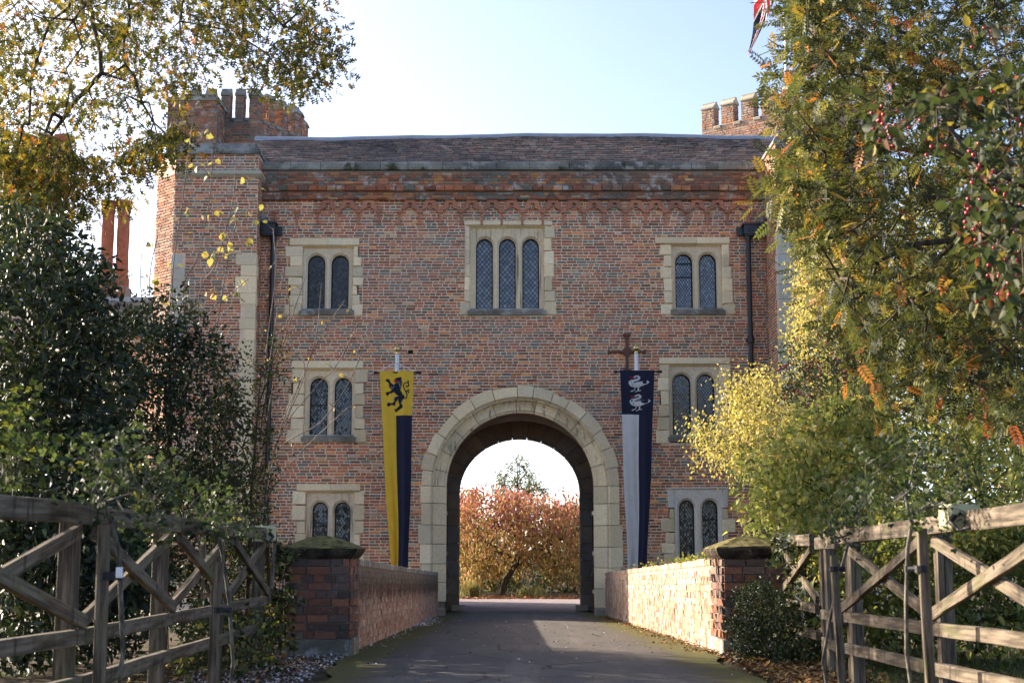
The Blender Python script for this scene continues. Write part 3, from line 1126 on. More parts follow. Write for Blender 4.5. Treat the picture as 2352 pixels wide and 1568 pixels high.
# solid backing of the inner order, so that no light comes through the joints
bk = [(1.97, 2.47), (HW2 + .06, 2.47), (HW2 + .06, 2.86), (1.97, 2.86)]
mb = MB()
ang = np.linspace(0, math.pi, 33)
ring = [(1, 0.0)] + [(math.cos(q), None) for q in ang] + [(-1, 0.0)]
vv = []
for q in ang:
    vv.append([(XC + r * math.cos(q), y, ZC2 - .03 + r * (RZ2 + .03) * math.sin(q)) for r, y in bk])
vv = [[(XC + r, y, -.02) for r, y in bk]] + vv + [[(XC - r, y, -.02) for r, y in bk]]
for s_ in vv:
    mb.v += s_
mb.f = [(4 * i + j, 4 * i + (j + 1) % 4, 4 * i + 4 + (j + 1) % 4, 4 * i + 4 + j) for i in range(len(vv) - 1) for j in range(4)]
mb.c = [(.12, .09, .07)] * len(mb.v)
mb.m = [0] * len(mb.f)
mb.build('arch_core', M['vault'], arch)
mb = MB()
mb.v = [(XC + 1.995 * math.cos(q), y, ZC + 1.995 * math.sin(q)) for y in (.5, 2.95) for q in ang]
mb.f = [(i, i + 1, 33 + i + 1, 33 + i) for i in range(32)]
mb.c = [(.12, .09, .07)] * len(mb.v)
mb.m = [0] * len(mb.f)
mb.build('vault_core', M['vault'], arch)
# long vault beyond, plain and dark
mb = MB()
ts = np.linspace(0, math.pi, 15)
for y in (2.9, 8.0):
    mb.v += [(XC + 1.96, y, 0)] + [(XC + 1.96 * math.cos(t), y, ZC + 2.1 * math.sin(t)) for t in ts] + [(XC - 1.96, y, 0)]
k = len(ts) + 2
mb.f = [(i, i + 1, k + i + 1, k + i) for i in range(k - 1)]
# wall ends round the vault at the court side
for i in range(1, 15):
    pass
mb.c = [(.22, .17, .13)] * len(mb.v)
mb.m = [0] * len(mb.f)
mb.build('vault', M['vault'], gh)
# gate leaves folded back against the recess
for side in (-1, 1):
    leaf = empty('gate_leaf', (XC + side * 1.8, .7, 0), parent=gh)
    y = .72
    while y < 2.2:
        mb = MB()
        mb.box(XC + side * 1.80 - .028, XC + side * 1.80 + .028, y, y + .175, .06, 2.75 + .02 * rs.random())
        mb.build('plank', M['door'], leaf)
        y += .183
    mb = MB()
    for z in (.45, 1.35, 2.3):
        mb = MB()
        mb.box(XC + side * 1.76 - .016, XC + side * 1.76 + .016, .70, 2.2, z, z + .09)
        mb.build('hinge_strap', M['iron'], leaf)
    mb = MB()
    mb.box(XC + side * 1.735 - .04, XC + side * 1.735 + .04, .66, .76, 1.12, 1.22)
    mb.tube((XC + side * 1.74, .7, 1.17), (XC + side * 1.66, .68, .85), .018, .014, 6)
    mb.build('latch', M['iron'], leaf)

# iron tie-plate in the shape of a cross
cx_, cz_ = X(1440, 808), Z(808)
mb = MB()
mb.box(cx_ - .42, cx_ + .42, -.05, 0, cz_ - .014, cz_ + .018)
mb.prism([(cx_ - .034, cz_ - .44), (cx_ + .034, cz_ - .44), (cx_ + .024, cz_), (cx_ + .036, cz_ + .40), (cx_ - .036, cz_ + .40), (cx_ - .024, cz_)], -.075, -.005)
for z, w_ in ((cz_ + .39, .085), (cz_ - .45, .09)):
    mb.prism([(cx_ - w_, z - .02), (cx_ + w_, z - .02), (cx_ + w_, z + .03), (cx_ - w_, z + .03)], -.085, -.005)
mb.prism([(cx_ - .14, cz_), (cx_, cz_ - .15), (cx_ + .14, cz_), (cx_, cz_ + .15)], -.105, -.005)
mb.prism([(cx_ - .07, cz_), (cx_, cz_ - .08), (cx_ + .07, cz_), (cx_, cz_ + .08)], -.13, -.1)
for s in (-1, 1):
    mb.prism([(cx_ + s * .42 - .022, cz_ - .055), (cx_ + s * .42 + .022, cz_ - .055), (cx_ + s * .42 + .022, cz_ + .055), (cx_ + s * .42 - .022, cz_ + .055)], -.065, -.005)
mb.build('wall_tie', M['rust'], gh)
# put-log hole: a dark block on the wall, its shade put into the colour
mb = MB()
hx, hz = X(943, 807), Z(808)
mb.box(hx - .055, hx + .055, -.028, .0, hz - .04, hz + .04)
mb.build('dark_hole_block', M['hole_shade'], gh)

# rainwater pipes with box heads
for (hu0, hu1, hv0, hv1, pu, side) in ((592, 636, 515, 545, 629.5, -1), (1705, 1758, 518, 545, 1716.5, 1)):
    xa, xb = X(hu0, 530), X(hu1, 530)
    za, zb_ = Z(hv1), Z(hv0)
    xp = X(pu, 545)
    dp = empty('downpipe', (xp, -.1, 0), parent=gh)
    mb = MB()
    mb.box(xa, xb, -.26, -.02, za + .03, zb_ - .03)
    mb.box(xa - .03, xb + .03, -.29, -.018, zb_ - .04, zb_)
    mb.box(xa + .02, xb - .02, -.24, -.03, za, za + .03)
    mb.box(min(xb, xb) - .01, xb + .13, -.10, -.02, za + .02, zb_ - .08) if side < 0 else mb.box(xa - .14, xa + .01, -.10, -.02, za + .02, zb_ - .08)
    mb.build('hopper_head', M['iron'], dp)
    mb = MB()
    for fx in (.27, .73):
        x = xa + (xb - xa) * fx
        z = (za + zb_) / 2 - .01
        mb.prism([(x - .016, z - .06), (x + .016, z - .06), (x + .02, z + .03), (x, z + .075), (x - .02, z + .03)], -.285, -.255)
        for s in (-1, 1):
            pts = [(x + s * .012, z - .03), (x + s * .04, z + .02), (x + s * .065, z + .025), (x + s * .07, z - .01), (x + s * .055, z - .012), (x + s * .04, z - .02), (x + s * .015, z - .045)]
            mb.prism(pts if s < 0 else pts[::-1], -.28, -.255)
        mb.box(x - .035, x + .035, -.279, -.255, z - .035, z - .022)
    mb.build('fleur_de_lis', M['iron'], dp)
    mb = MB()
    mb.lathe((xp, -.12, 0), [(.058, .02), (.058, za)], 14)
    mb.lathe((xp, -.12, za - .06), [(.08, -.03), (.08, .06)], 14)
    mb.build('pipe', M['iron'], dp, smooth=False)
    for z in (2.1, 4.2, 6.3):
        mb = MB()
        mb.lathe((xp, -.12, z), [(.06, -.09), (.078, -.07), (.078, .07), (.06, .09)], 14)
        mb.box(xp - .10, xp + .10, -.10, -.015, z - .03, z + .03)
        mb.build('pipe_socket', M['iron'], dp)
    # little security lamp on the head
    mb = MB()
    lx = xa + .14 if side < 0 else xb - .10
    mb.tube((lx - .04, -.30, zb_ + .06), (lx + .03, -.10, zb_ + .15), .055, .06, 10)
    mb.tube((lx, -.12, zb_), (lx, -.14, zb_ + .12), .02, .02, 6)
    mb.build('security_camera', M['camera_grey'], dp)

# ---- front turrets
TL0, TL1 = -7.85, -5.915
ZT = 10.62
Z45 = np.array([-.7071, .7071, 0])
tur = empty('turret', (-6.9, -.6, 0), parent=gh)
mb = MB()
pts = [(TL0, -.6), (TL1, -.6), (TL1, 3.0), (TL0 - .55, 3.0), (TL0 - .55, -.05)]
v = [(x, y, z) for z in (0, ZT) for x, y in pts]
mb.add(v, [(4, 3, 2, 1, 0), (5, 6, 7, 8, 9)] + [(i, (i + 1) % 5, 5 + (i + 1) % 5, 5 + i) for i in range(5)])
mb.build('turret_core', M['mortar'], tur)
mb = MB()
zs_ = at(490, 401, -.6)[2]
q_l = [(1.74, 2.1, .0, 7.9)]
lay(mb, np.array([TL0, -.6, 0]), UX, NF, brick_rows(TL1 - TL0, zs_ - .4, z0=.4, seed=31, rects=[(1.62, 2.2, 3.0, 8.25), (-.1, .30, 6.0, 8.25)]))
lay(mb, np.array([TL0, -.6, 0]), UX, NF, brick_rows(TL1 - TL0, ZT - zs_, z0=zs_, seed=32), cf=lambda x, z: tuple(q * .85 for q in brick_colour(x, z)))
lay(mb, np.array([TL1, -.6, 0]), np.array([0, 1., 0]), np.array([1., 0, 0]), brick_rows(.6, ZT - .4, z0=.4, seed=33, rects=[(-.1, .22, 3.0, 8.25)]))
n45 = np.array([-.7071, -.7071, 0])
lay(mb, np.array([TL0 - .55, -.05, 0]), np.array([.7071, -.7071, 0]), n45, brick_rows(.776, ZT - .45 - 3.0, z0=3.0, seed=34), cf=lambda x, z: random.choice([(.42, .17, .075), (.34, .12, .06), (.24, .09, .06), (.36, .2, .13)]))  # both left faces: sunlight put into a more orange brick colour
lay(mb, np.array([TL0 - .55, 3.0, 0]), np.array([0, -1., 0]), np.array([-1., 0, 0]), brick_rows(3.05, ZT - .45 - 3.0, z0=3.0, seed=35), cf=lambda x, z: random.choice([(.42, .17, .075), (.34, .12, .06), (.24, .09, .06)]))
mb.build('bricks', M['brick'], tur, kind='stuff')
# quoins
z = 8.22
k = 0
while z > 3.2:
    h = random.choice([.26, .32, .40])
    L = .34 if k % 2 else .22
    if k == 0 or k == 2:
        L = .46
    mb = MB()
    mb.box(TL1 - L, TL1 + .018, -.62, -.6 + (.22 if k % 2 else .14), z - h + .005, z - .005, stone_col(.15))
    mb.build('quoin', M['stone'], tur)
    z -= h
    k += 1
z = 8.2
for k in range(6):
    h = random.choice([.30, .36])
    mb = MB()
    mb.box(TL0 - .012, TL0 + (.30 if k % 2 else .20), -.618, -.5, z - h + .005, z - .005, stone_col(.15, (.58, .54, .45)))
    mb.build('quoin', M['stone'], tur)
    z -= h


def moulding(name, parent, path, prof, mat, col, closed=False):
    """sweep (outward offset, z) profile along a plan path, mitred"""
    P2 = [np.array(p, float) for p in path]
    n = len(P2)
    mb = MB()
    for i in range(n):
        ns = []
        if i > 0 or closed:
            d = P2[i] - P2[i - 1]
            ns.append(np.array([d[1], -d[0]]) / np.linalg.norm(d))
        if i < n - 1 or closed:
            d = P2[(i + 1) % n] - P2[i]
            ns.append(np.array([d[1], -d[0]]) / np.linalg.norm(d))
        m = sum(ns) / len(ns)
        m = m / max(.35, np.dot(m, m))
        for o, z in prof:
            mb.v.append((P2[i][0] + m[0] * o, P2[i][1] + m[1] * o, z))
    k = len(prof)
    for i in range(n if closed else n - 1):
        j2 = (i + 1) % n
        for j in range(k):
            mb.f.append((i * k + j, i * k + (j + 1) % k, j2 * k + (j + 1) % k, j2 * k + j))
    if not closed:
        mb.f += [tuple(range(k - 1, -1, -1)), tuple(range((n - 1) * k, n * k))]
    mb.c = [col] * len(mb.v)
    mb.m = [0] * len(mb.f)
    return mb.build(name, mat, parent)


plan = [(TL0 - .55, 3.0), (TL0 - .55, -.05), (TL0, -.6), (TL1, -.6), (TL1, .9)]
moulding('string_course', tur, plan[2:4] + [(TL1, .02)], [(-.05, zs_ - .07), (.02, zs_ - .07), (.09, zs_ + .0), (.085, zs_ + .05), (.0, zs_ + .11), (-.05, zs_ + .11)], M['stone'], (.45, .41, .31))
zt2 = ZT - .02
moulding('coping_stone', tur, [(TL0, -.55), (TL0, -.6), (TL1, -.6), (TL1, .9)], [(-.35, zt2), (.045, zt2), (.045, zt2 + .05), (-.10, zt2 + .30), (-.35, zt2 + .34)], M['coping'], (.27, .25, .22))
mb = MB()
mb.box(TL0 + .2, TL1 - .2, -.35, 3.0, ZT - .1, zt2 + .33, (.25, .24, .2))
mb.build('turret_roof', M['coping'], tur)

TR0, TR1 = 5.98, 8.3
trr = empty('turret', (7.1, -1.5, 0), parent=gh)
mb = MB()
mb.box(TR0, TR1, -1.5, 3.0, 0, ZT)
mb.build('turret_core', M['mortar'], trr)
mb = MB()
lay(mb, np.array([TR0, .0, 0]), np.array([0, -1., 0]), np.array([-1., 0, 0]), brick_rows(1.5, ZT - 2.4, z0=2.4, seed=41, rects=[(1.25, 1.6, 4.5, 8.6)]), cf=lambda x, z: tuple(q * .9 + .03 for q in brick_colour(x, z)))
lay(mb, np.array([TR0, -1.5, 0]), UX, NF, brick_rows(TR1 - TR0, ZT - 2.4, z0=2.4, seed=42, rects=[(-.1, .32, 4.5, 8.6)]))
mb.build('bricks', M['brick'], trr, kind='stuff')
z, k = 8.58, 0
while z > 4.6:
    h = random.choice([.28, .34, .40])
    mb = MB()
    mb.box(TR0 - .018, TR0 + (.40 if k % 2 else .28), -1.52, -1.5 + (.18 if k % 2 else .27), z - h + .005, z - .005, stone_col(.12, (.56, .53, .46)))
    mb.build('quoin', M['stone'], trr)
    z -= h
    k += 1
moulding('coping_stone', trr, [(TR0, .9), (TR0, -1.5), (TR1, -1.5)], [(-.35, zt2), (.045, zt2), (.045, zt2 + .05), (-.10, zt2 + .30), (-.35, zt2 + .34)], M['coping'], (.27, .25, .22))


# ---- battlemented turrets behind the roof
def battlements(name, corners, z0, zsill, ztop, merl, seed, cf, solid=True, zbrick=None):
    """corners: plan polygon, seen sides first; merl: per side a list of (start, end) along the side"""
    tw = empty(name, (*corners[0], z0), parent=gh)
    n = len(corners)
    mb = MB()
    v = [(x, y, z) for z in (z0, zsill - .02) for x, y in corners]
    mb.add(v, [tuple(range(n - 1, -1, -1)), tuple(range(n, 2 * n))] + [(i, (i + 1) % n, n + (i + 1) % n, n + i) for i in range(n)])
    mb.build('turret_core', M['mortar_dark'], tw)
    bk = MB()
    for i, ms_ in enumerate(merl):
        a, b = np.array([*corners[i], 0.]), np.array([*corners[(i + 1) % n], 0.])
        L = np.linalg.norm(b - a)
        U = (b - a) / L
        N = np.array([U[1], -U[0], 0])
        lay(bk, a, U, N, brick_rows(L, zsill - (zbrick or z0), z0=zbrick or z0, seed=seed + i), cf=cf)
        for s, e in ms_:
            h = ztop - zsill
            ml = MB()
            ml.block(a, U, VZ, N, s + .006, e - .006, zsill - .02, zsill + h * .74, -.27, .0, .002, (.2, .17, .15))
            mo = ml.build('merlon', M['mortar_dark'], tw)
            br = MB()
            lay(br, a + U * s, U, N, brick_rows(e - s, h * .74, z0=zsill, seed=seed + 7 * i + int(s * 100)), cf=cf)
            # reveals seen from the side
            for q, dirn in ((s, -1), (e, 1)):
                lay(br, a + U * q - N * (.0 if dirn > 0 else .27), -N if dirn > 0 else N, U * dirn, brick_rows(.27, h * .74, z0=zsill, seed=seed + 5), cf=cf)
            br.build('bricks', M['brick_old'], mo, kind='stuff')
            # weathered cap stone with a roll on top
            zc1_ = zsill + h * .74
            pr = [(.045, zc1_), (.045, zc1_ + h * .05), (-.09, zc1_ + h * .21), (-.09, zc1_ + h * .26), (-.18, zc1_ + h * .26), (-.18, zc1_ + h * .21), (-.31, zc1_ + h * .05), (-.31, zc1_)]
            cp = MB()
            vv = [a + U * xx + N * o + VZ * z for xx in (s - .012, e + .012) for o, z in pr]
            kk = len(pr)
            cp.add(vv, [tuple(range(kk - 1, -1, -1)), tuple(range(kk, 2 * kk))] + [(j, (j + 1) % kk, kk + (j + 1) % kk, kk + j) for j in range(kk)], stone_col(.15, (.36, .33, .26)))
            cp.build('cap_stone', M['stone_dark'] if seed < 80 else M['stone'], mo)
        # sill stones in the gaps
        ms2 = sorted(ms_)
        for (s0, e0), (s1, e1) in zip(ms2[:-1], ms2[1:]):
            if s1 - e0 > .05:
                cp = MB()
                cp.block(a, U, VZ, N, e0 + .004, s1 - .004, zsill - .05, zsill + .045, -.28, .05, .02, stone_col(.15, (.36, .33, .26)))
                cp.build('sill_stone', M['stone_dark'] if seed < 80 else M['stone'], tw)
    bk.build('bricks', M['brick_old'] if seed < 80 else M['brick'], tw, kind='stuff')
    return tw


dark = lambda x, z: tuple(q * .8 for q in brick_colour(x, z, [.2, .25, .25, .08, .15, .04, .02, .16]))  # left rear turret: its shade put into darker brick colours
pale = lambda x, z: random.choice([(.40, .24, .165), (.36, .19, .12), (.44, .20, .10), (.38, .28, .21), (.28, .17, .12)])  # right rear turret: sunlight put into paler orange brick colours
# left: front, right canted face, right
c0 = np.array([-6.93, 4.5])
cL = [(-8.75, 4.5), tuple(c0), (-5.98, 6.2), (-5.98, 8.3), (-7.0, 9.4), (-8.75, 9.4)]
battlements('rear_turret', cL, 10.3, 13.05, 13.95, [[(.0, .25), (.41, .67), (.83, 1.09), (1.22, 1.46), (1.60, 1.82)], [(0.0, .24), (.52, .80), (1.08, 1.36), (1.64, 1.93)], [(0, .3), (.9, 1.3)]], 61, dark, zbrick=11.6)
# plain block in front of it
mb = MB()
xa, xb = at(383, 300, 3.4)[0], at(497, 300, 3.4)[0]
za_ = at(440, 232, 3.4)[2]
stb = empty('stair_turret', (xa, 3.4, 10.3), parent=gh)
mb.box(xa, xb, 3.4, 4.45, 9.0, za_)
mb.build('turret_core', M['mortar_dark'], stb)
mb = MB()
lay(mb, np.array([xa, 3.4, 0]), UX, NF, brick_rows(xb - xa, za_ - 9.5, z0=9.5, seed=51), cf=dark)
lay(mb, np.array([xb, 3.4, 0]), np.array([0, 1., 0]), np.array([1., 0, 0]), brick_rows(1.05, za_ - 9.5, z0=9.5, seed=52), cf=dark)
mb.build('bricks', M['brick_old'], stb, kind='stuff')
mb = MB()
mb.box(xa - .05, xb + .05, 3.35, 4.47, za_, za_ + .10, (.3, .27, .22))
mb.box(xb - .9, xb - .3, 3.5, 4.2, za_ + .10, za_ + .22, (.3, .27, .22))
mb.build('coping_stone', M['stone_dark'], stb)
# right: long canted face that catches the sun
pA, pB = at(1611, 240, 7.4), at(1852, 190, 5.2)
cR = [tuple(pA[:2]), tuple(pB[:2]), (pB[0] + 2.0, 5.0), (pB[0] + 2.6, 8.8), (pA[0] + .4, 9.6)]
Lr = np.linalg.norm(pB[:2] - pA[:2])
mer, s = [], 0.0
while s + .36 < Lr + .05:
    mer.append((s, min(s + .42, Lr)))
    s += .66
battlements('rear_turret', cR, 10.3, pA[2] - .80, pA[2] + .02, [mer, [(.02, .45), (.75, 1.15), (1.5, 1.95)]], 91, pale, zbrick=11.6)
big.build('bricks', M['brick'], gh, kind='stuff')

# ------------------------------------------------------------------ range with chimneys behind on the left
rg = empty('brick_range', (-14, 10, 0), 'low brick range with tiled roof and tall chimneys, behind the left end of the gatehouse', 'house')
ry = 9.0
rz0, rz1 = at(300, 765, ry)[2], at(300, 688, ry + 2.6)[2]
mb = MB()
mb.box(-22, -8.35, ry, ry + 6, 0, rz0)
mb.build('wall', M['mortar'], rg)
mb = MB()
lay(mb, np.array([-15., ry, 0]), UX, NF, brick_rows(6.6, 2.2, z0=rz0 - 2.2, seed=71))
mb.build('bricks', M['brick'], rg, kind='stuff')
mb = MB()
for r in range(14):
    x = -18.0
    p0 = np.array([0, ry - .15, rz0 - .05])
    d = np.array([0, 2.75, rz1 - rz0])
    while x < -8.4:
        L = random.uniform(.2, .28)
        o = p0 + d * (r / 14) + np.array([x + L / 2, 0, 0])
        V_ = d / np.linalg.norm(d)
        N_ = np.cross(UX, V_)
        k = random.uniform(.8, 1.25)
        mb.block(o + N_ * .03, UX, V_, N_, -L / 2, L / 2 - .01, 0, .33, -.03, .01, .004, tuple(q * k for q in random.choice(TCOL)), .005)
        x += L
rf = mb.build('roof', M['tile'], rg, kind='stuff')
mb = MB()
mb.prism([(-22, rz1 - .1), (-8.36, rz1 - .1), (-8.36, rz1 + .06), (-22, rz1 + .06)], ry + 2.45, ry + 2.75)
mb.build('lead_ridge', M['lead'], rg)
mb = MB()
mb.add([(-22, ry - .2, rz0 - .1), (-8.36, ry - .2, rz0 - .1), (-8.36, ry + 2.6, rz1), (-22, ry + 2.6, rz1), (-22, ry + 5.4, rz0), (-8.36, ry + 5.4, rz0)], [(0, 1, 2, 3), (3, 2, 5, 4)])
mb.build('roof_deck', M['mortar_dark'], rg)


def chimney(u0, u1, vbase, vshaft, vtop, y, shafts, twist=True):
    p0, p1 = at(u0, vbase, y), at(u1, vbase, y)
    zb_, zs2, zt3 = p0[2], at(u0, vshaft, y)[2], at(u0, vtop, y)[2]
    w = p1[0] - p0[0]
    ch = empty('chimney', ((p0[0] + p1[0]) / 2, y, zb_), parent=rg)
    mb = MB()
    mb.box(p0[0], p1[0], y - .02, y + .7, zb_ - 1.2, zs2 - .35)
    cf = lambda x, z: random.choice([(.42, .15, .07), (.34, .11, .06), (.22, .08, .055), (.38, .17, .09)])
    mb.build('chimney_core', M['mortar_dark'], ch)
    mb = MB()
    lay(mb, np.array([p0[0], y - .02, 0]), UX, NF, brick_rows(w, zs2 - .35 - zb_ + 1.2, z0=zb_ - 1.2, seed=int(u0)), cf=cf)
    lay(mb, np.array([p0[0], y + .68, 0]), np.array([0, -1., 0]), np.array([-1., 0, 0]), brick_rows(.7, zs2 - .35 - zb_ + 1.2, z0=zb_ - 1.2, seed=int(u0) + 1), cf=cf)
    mb.build('bricks', M['brick'], ch, kind='stuff')
    R_ = w / shafts / 2
    for k in range(shafts):
        cx, cy = p0[0] + R_ * (2 * k + 1), y + .34
        mb = MB()
        # square foot drawn in to a round shaft
        mb.lathe((cx, cy, 0), [(R_ * 1.04, zs2 - .40), (R_ * 1.04, zs2 - .1), (R_ * .80, zs2 + .12), (R_ * .92, zs2 + .16), (R_ * .92, zs2 + .24), (R_ * .74, zs2 + .30)], 8, (.34, .12, .065))
        n, m = 24, 48
        base = len(mb.v)
        for i in range(m + 1):
            z = zs2 + .28 + (zt3 - .5 - zs2 - .28) * i / m
            for j in range(n):
                t = 2 * math.pi * j / n
                ph = t * 6 + (z * 6.5 if twist else 0)
                r = R_ * (.72 + .09 * abs(math.sin(ph / 2)))
                mb.v.append((cx + r * math.cos(t), cy + r * math.sin(t), z))
                kk = random.uniform(.75, 1.25)
                mb.c.append((.36 * kk, .12 * kk, .065 * kk))
        for i in range(m):
            for j in range(n):
                a, b = base + i * n + j, base + i * n + (j + 1) % n
                mb.f.append((a, b, b + n, a + n))
                mb.m.append(0)
        mb.lathe((cx, cy, 0), [(R_ * .78, zt3 - .5), (R_ * .95, zt3 - .38), (R_ * .85, zt3 - .3), (R_ * 1.08, zt3 - .14), (R_ * 1.08, zt3 - .02), (R_ * .7, zt3)], 8, (.30, .11, .065))
        mb.build('chimney_shaft', M['terracotta'], ch)


chimney(216, 288, 690, 632, 455, 13.0, 2)
chimney(12, 142, 690, 600, 305, 14.0, 3, False)

# ------------------------------------------------------------------ gate piers and parapets of the bridge
PIERC = [(.21, .088, .060), (.26, .105, .066), (.14, .085, .068), (.34, .14, .075), (.105, .078, .066), (.20, .125, .098)]
pcf = lambda x, z: tuple(q * random.uniform(.8, 1.2) for q in random.choices(PIERC, [.3, .25, .2, .1, .1, .1])[0])
XV = np.array([0, 1., 0])


def pier(x0, x1, y0, y1, label, side):
    gz = ground_z((y0 + y1) / 2) - .03
    p = empty('gate_pier', ((x0 + x1) / 2, (y0 + y1) / 2, gz), label, 'gate pier', 'brick piers at the head of the bridge')
    zt_ = CAM[2] - .005
    pl = gz + .19
    mb = MB()
    mb.box(x0 + .01, x1 - .01, y0 + .01, y1 - .01, pl - .02, zt_)
    mb.build('pier_core', M['mortar_dark'], p)
    cs = (zt_ - pl) / 10
    jobs = [(np.array([x0, y0, pl]), UX, NF, x1 - x0, 101),
            (np.array([x1, y0, pl]), XV, np.array([1., 0, 0]), y1 - y0, 102),
            (np.array([x0, y1, pl]), -XV, np.array([-1., 0, 0]), y1 - y0, 103)]
    for o, U, N, W, sd_ in jobs:
        lay_parts(p, o, U, N, brick_rows(W, zt_ - pl + .001, course=cs, bl=.215, hd=.105, joint=.011, seed=sd_ + side), M['brick_pier'], 'pier', PIERC)
    mb = MB()
    mb.block(np.array([x0 - .03, y0 - .03, gz - .1]), UX, VZ, NF, 0, x1 - x0 + .06, 0, .285, -(y1 - y0) - .06, 0, .012, (.24, .21, .17), .006)
    mb.build('plinth_stone', M['stone_dark'], p)
    # moulded cap with low pyramid top
    cx, cy = (x0 + x1) / 2, (y0 + y1) / 2
    hx, hy = (x1 - x0) / 2, (y1 - y0) / 2
    prof = [(-.02, 0), (.02, .0), (.055, .035), (.075, .075), (.075, .10), (.055, .118)]
    mb = MB()
    ns = 7
    for o, z in prof:
        for i in range(4 * ns):
            s, k = divmod(i, ns)
            f = k / ns
            cs4 = [(-1, -1), (1, -1), (1, 1), (-1, 1)]
            a, b = cs4[s], cs4[(s + 1) % 4]
            q = (a[0] + (b[0] - a[0]) * f, a[1] + (b[1] - a[1]) * f)
            e = random.uniform(-.006, .006)
            mb.v.append((cx + q[0] * (hx + o + e), cy + q[1] * (hy + o + e), zt_ + z + random.uniform(-.003, .003)))
    n4 = 4 * ns
    for i in range(len(prof) - 1):
        for j in range(n4):
            mb.f.append((i * n4 + j, i * n4 + (j + 1) % n4, (i + 1) * n4 + (j + 1) % n4, (i + 1) * n4 + j))
    lvl = len(mb.v)
    for fr, zz in ((.66, .165), (.33, .212)):
        for j in range(n4):
            b = mb.v[(len(prof) - 1) * n4 + j]
            mb.v.append((cx + (b[0] - cx) * fr, cy + (b[1] - cy) * fr, zt_ + zz + random.uniform(-.004, .004)))
    for i in range(len(prof) - 1, len(prof) + 1):
        for j in range(n4):
            mb.f.append((i * n4 + j, i * n4 + (j + 1) % n4, (i + 1) * n4 + (j + 1) % n4, (i + 1) * n4 + j))
    mb.v.append((cx, cy, zt_ + .235))
    for j in range(n4):
        mb.f.append((len(mb.v) - 1 - n4 + j, len(mb.v) - 1 - n4 + (j + 1) % n4, len(mb.v) - 1))
    mb.f.append(tuple(range(n4 - 1, -1, -1)))
    mb.c = [(.15, .13, .09)] * len(mb.v)
    mb.m = [0] * len(mb.f)
    mb.build('cap_stone', M['cap'], p)
    return p


pier(-2.215, -1.60, -18.6, -17.94, 'shaded brick pier with mossy pyramid cap beside the yellow banner', 0)
pier(2.085, 2.70, -18.6, -17.75, 'brick pier with chipped stone cap and its left face in sun, beside the box bush', 10)

WC = [(.36, .245, .175), (.31, .18, .12), (.38, .285, .21), (.27, .14, .095), (.40, .31, .235)]
WC2 = [(.46, .33, .25), (.42, .26, .19), (.36, .21, .15), (.50, .38, .30), (.33, .23, .18)]


def parapet(xin, xout, label, side, mat, cols, seed):
    y0, y1 = -17.9 if side < 0 else -17.7, -.15
    H = .95
    w = empty('bridge_parapet', ((xin + xout) / 2, (y0 + y1) / 2, ground_z((y0 + y1) / 2)), label, 'wall', 'parapet walls along the bridge')
    s = np.array([0, 1., -.0185])
    s /= np.linalg.norm(s)
    N = np.array([-side * 1., 0, 0])
    g0 = ground_z(y0) - .02
    mb = MB()
    v = []
    for y in (y0, y1):
        g = ground_z(y) - .1
        for x in (xin, xout):
            v += [(x, y, g), (x, y, g + H + .08)]
    mb.add(v, [(0, 1, 5, 4), (2, 6, 7, 3), (0, 2, 3, 1), (4, 5, 7, 6), (0, 4, 6, 2)])
    mb.c = [tuple(cols[0])] * len(mb.v)
    mb.build('wall_core', mat, w)
    if side > 0:
        o, U = np.array([xin, y1, ground_z(y1) - .02]), -s
    else:
        o, U = np.array([xin, y0, g0]), s
    br = brick_rows(y1 - y0, H - .02, course=.078, joint=.009, seed=seed)
    dist = lambda b: np.linalg.norm(o + U * (b[0] + b[1]) / 2 - CAM)
    br.sort(key=lambda b: (b[1] - b[0]) / dist(b) ** 2, reverse=True)
    lay_parts(w, o, U, N, br[:300], mat, 'wash%d' % side, cols, depth=.6)
    mb = MB()
    cf = lambda x, z: tuple(q * random.uniform(.85, 1.15) for q in random.choice(cols))
    lay(mb, o, U, N, br[300:], depth=.007, cf=cf)
    mb.build('bricks', mat, w, kind='stuff')
    # rough mortared top
    mb = MB()
    y = y0
    while y < y1 - .05:
        L = min(random.uniform(.2, .26), y1 - y)
        g = ground_z(y) - .02 + H
        mb.block(np.array([min(xin, xout), y, g]), np.array([1., 0, 0]), XV, VZ, -.012, abs(xout - xin) + .012, .004, L - .004, -.05, random.uniform(.012, .03), .01, cf(0, 0), .006)
        y += L
    mb.build('wall_top', M['stone_dark'] if side < 0 else mat, w, kind='stuff')
    return w


parapet(-1.68, -1.98, 'stained brick parapet in shade along the bridge, below the yellow banner', -1, M['wash_stained'], WC2, 301)
parapet(2.12, 2.42, 'whitewashed brick parapet in full sun along the bridge, below the white and navy banner', 1, M['wash'], WC, 302)

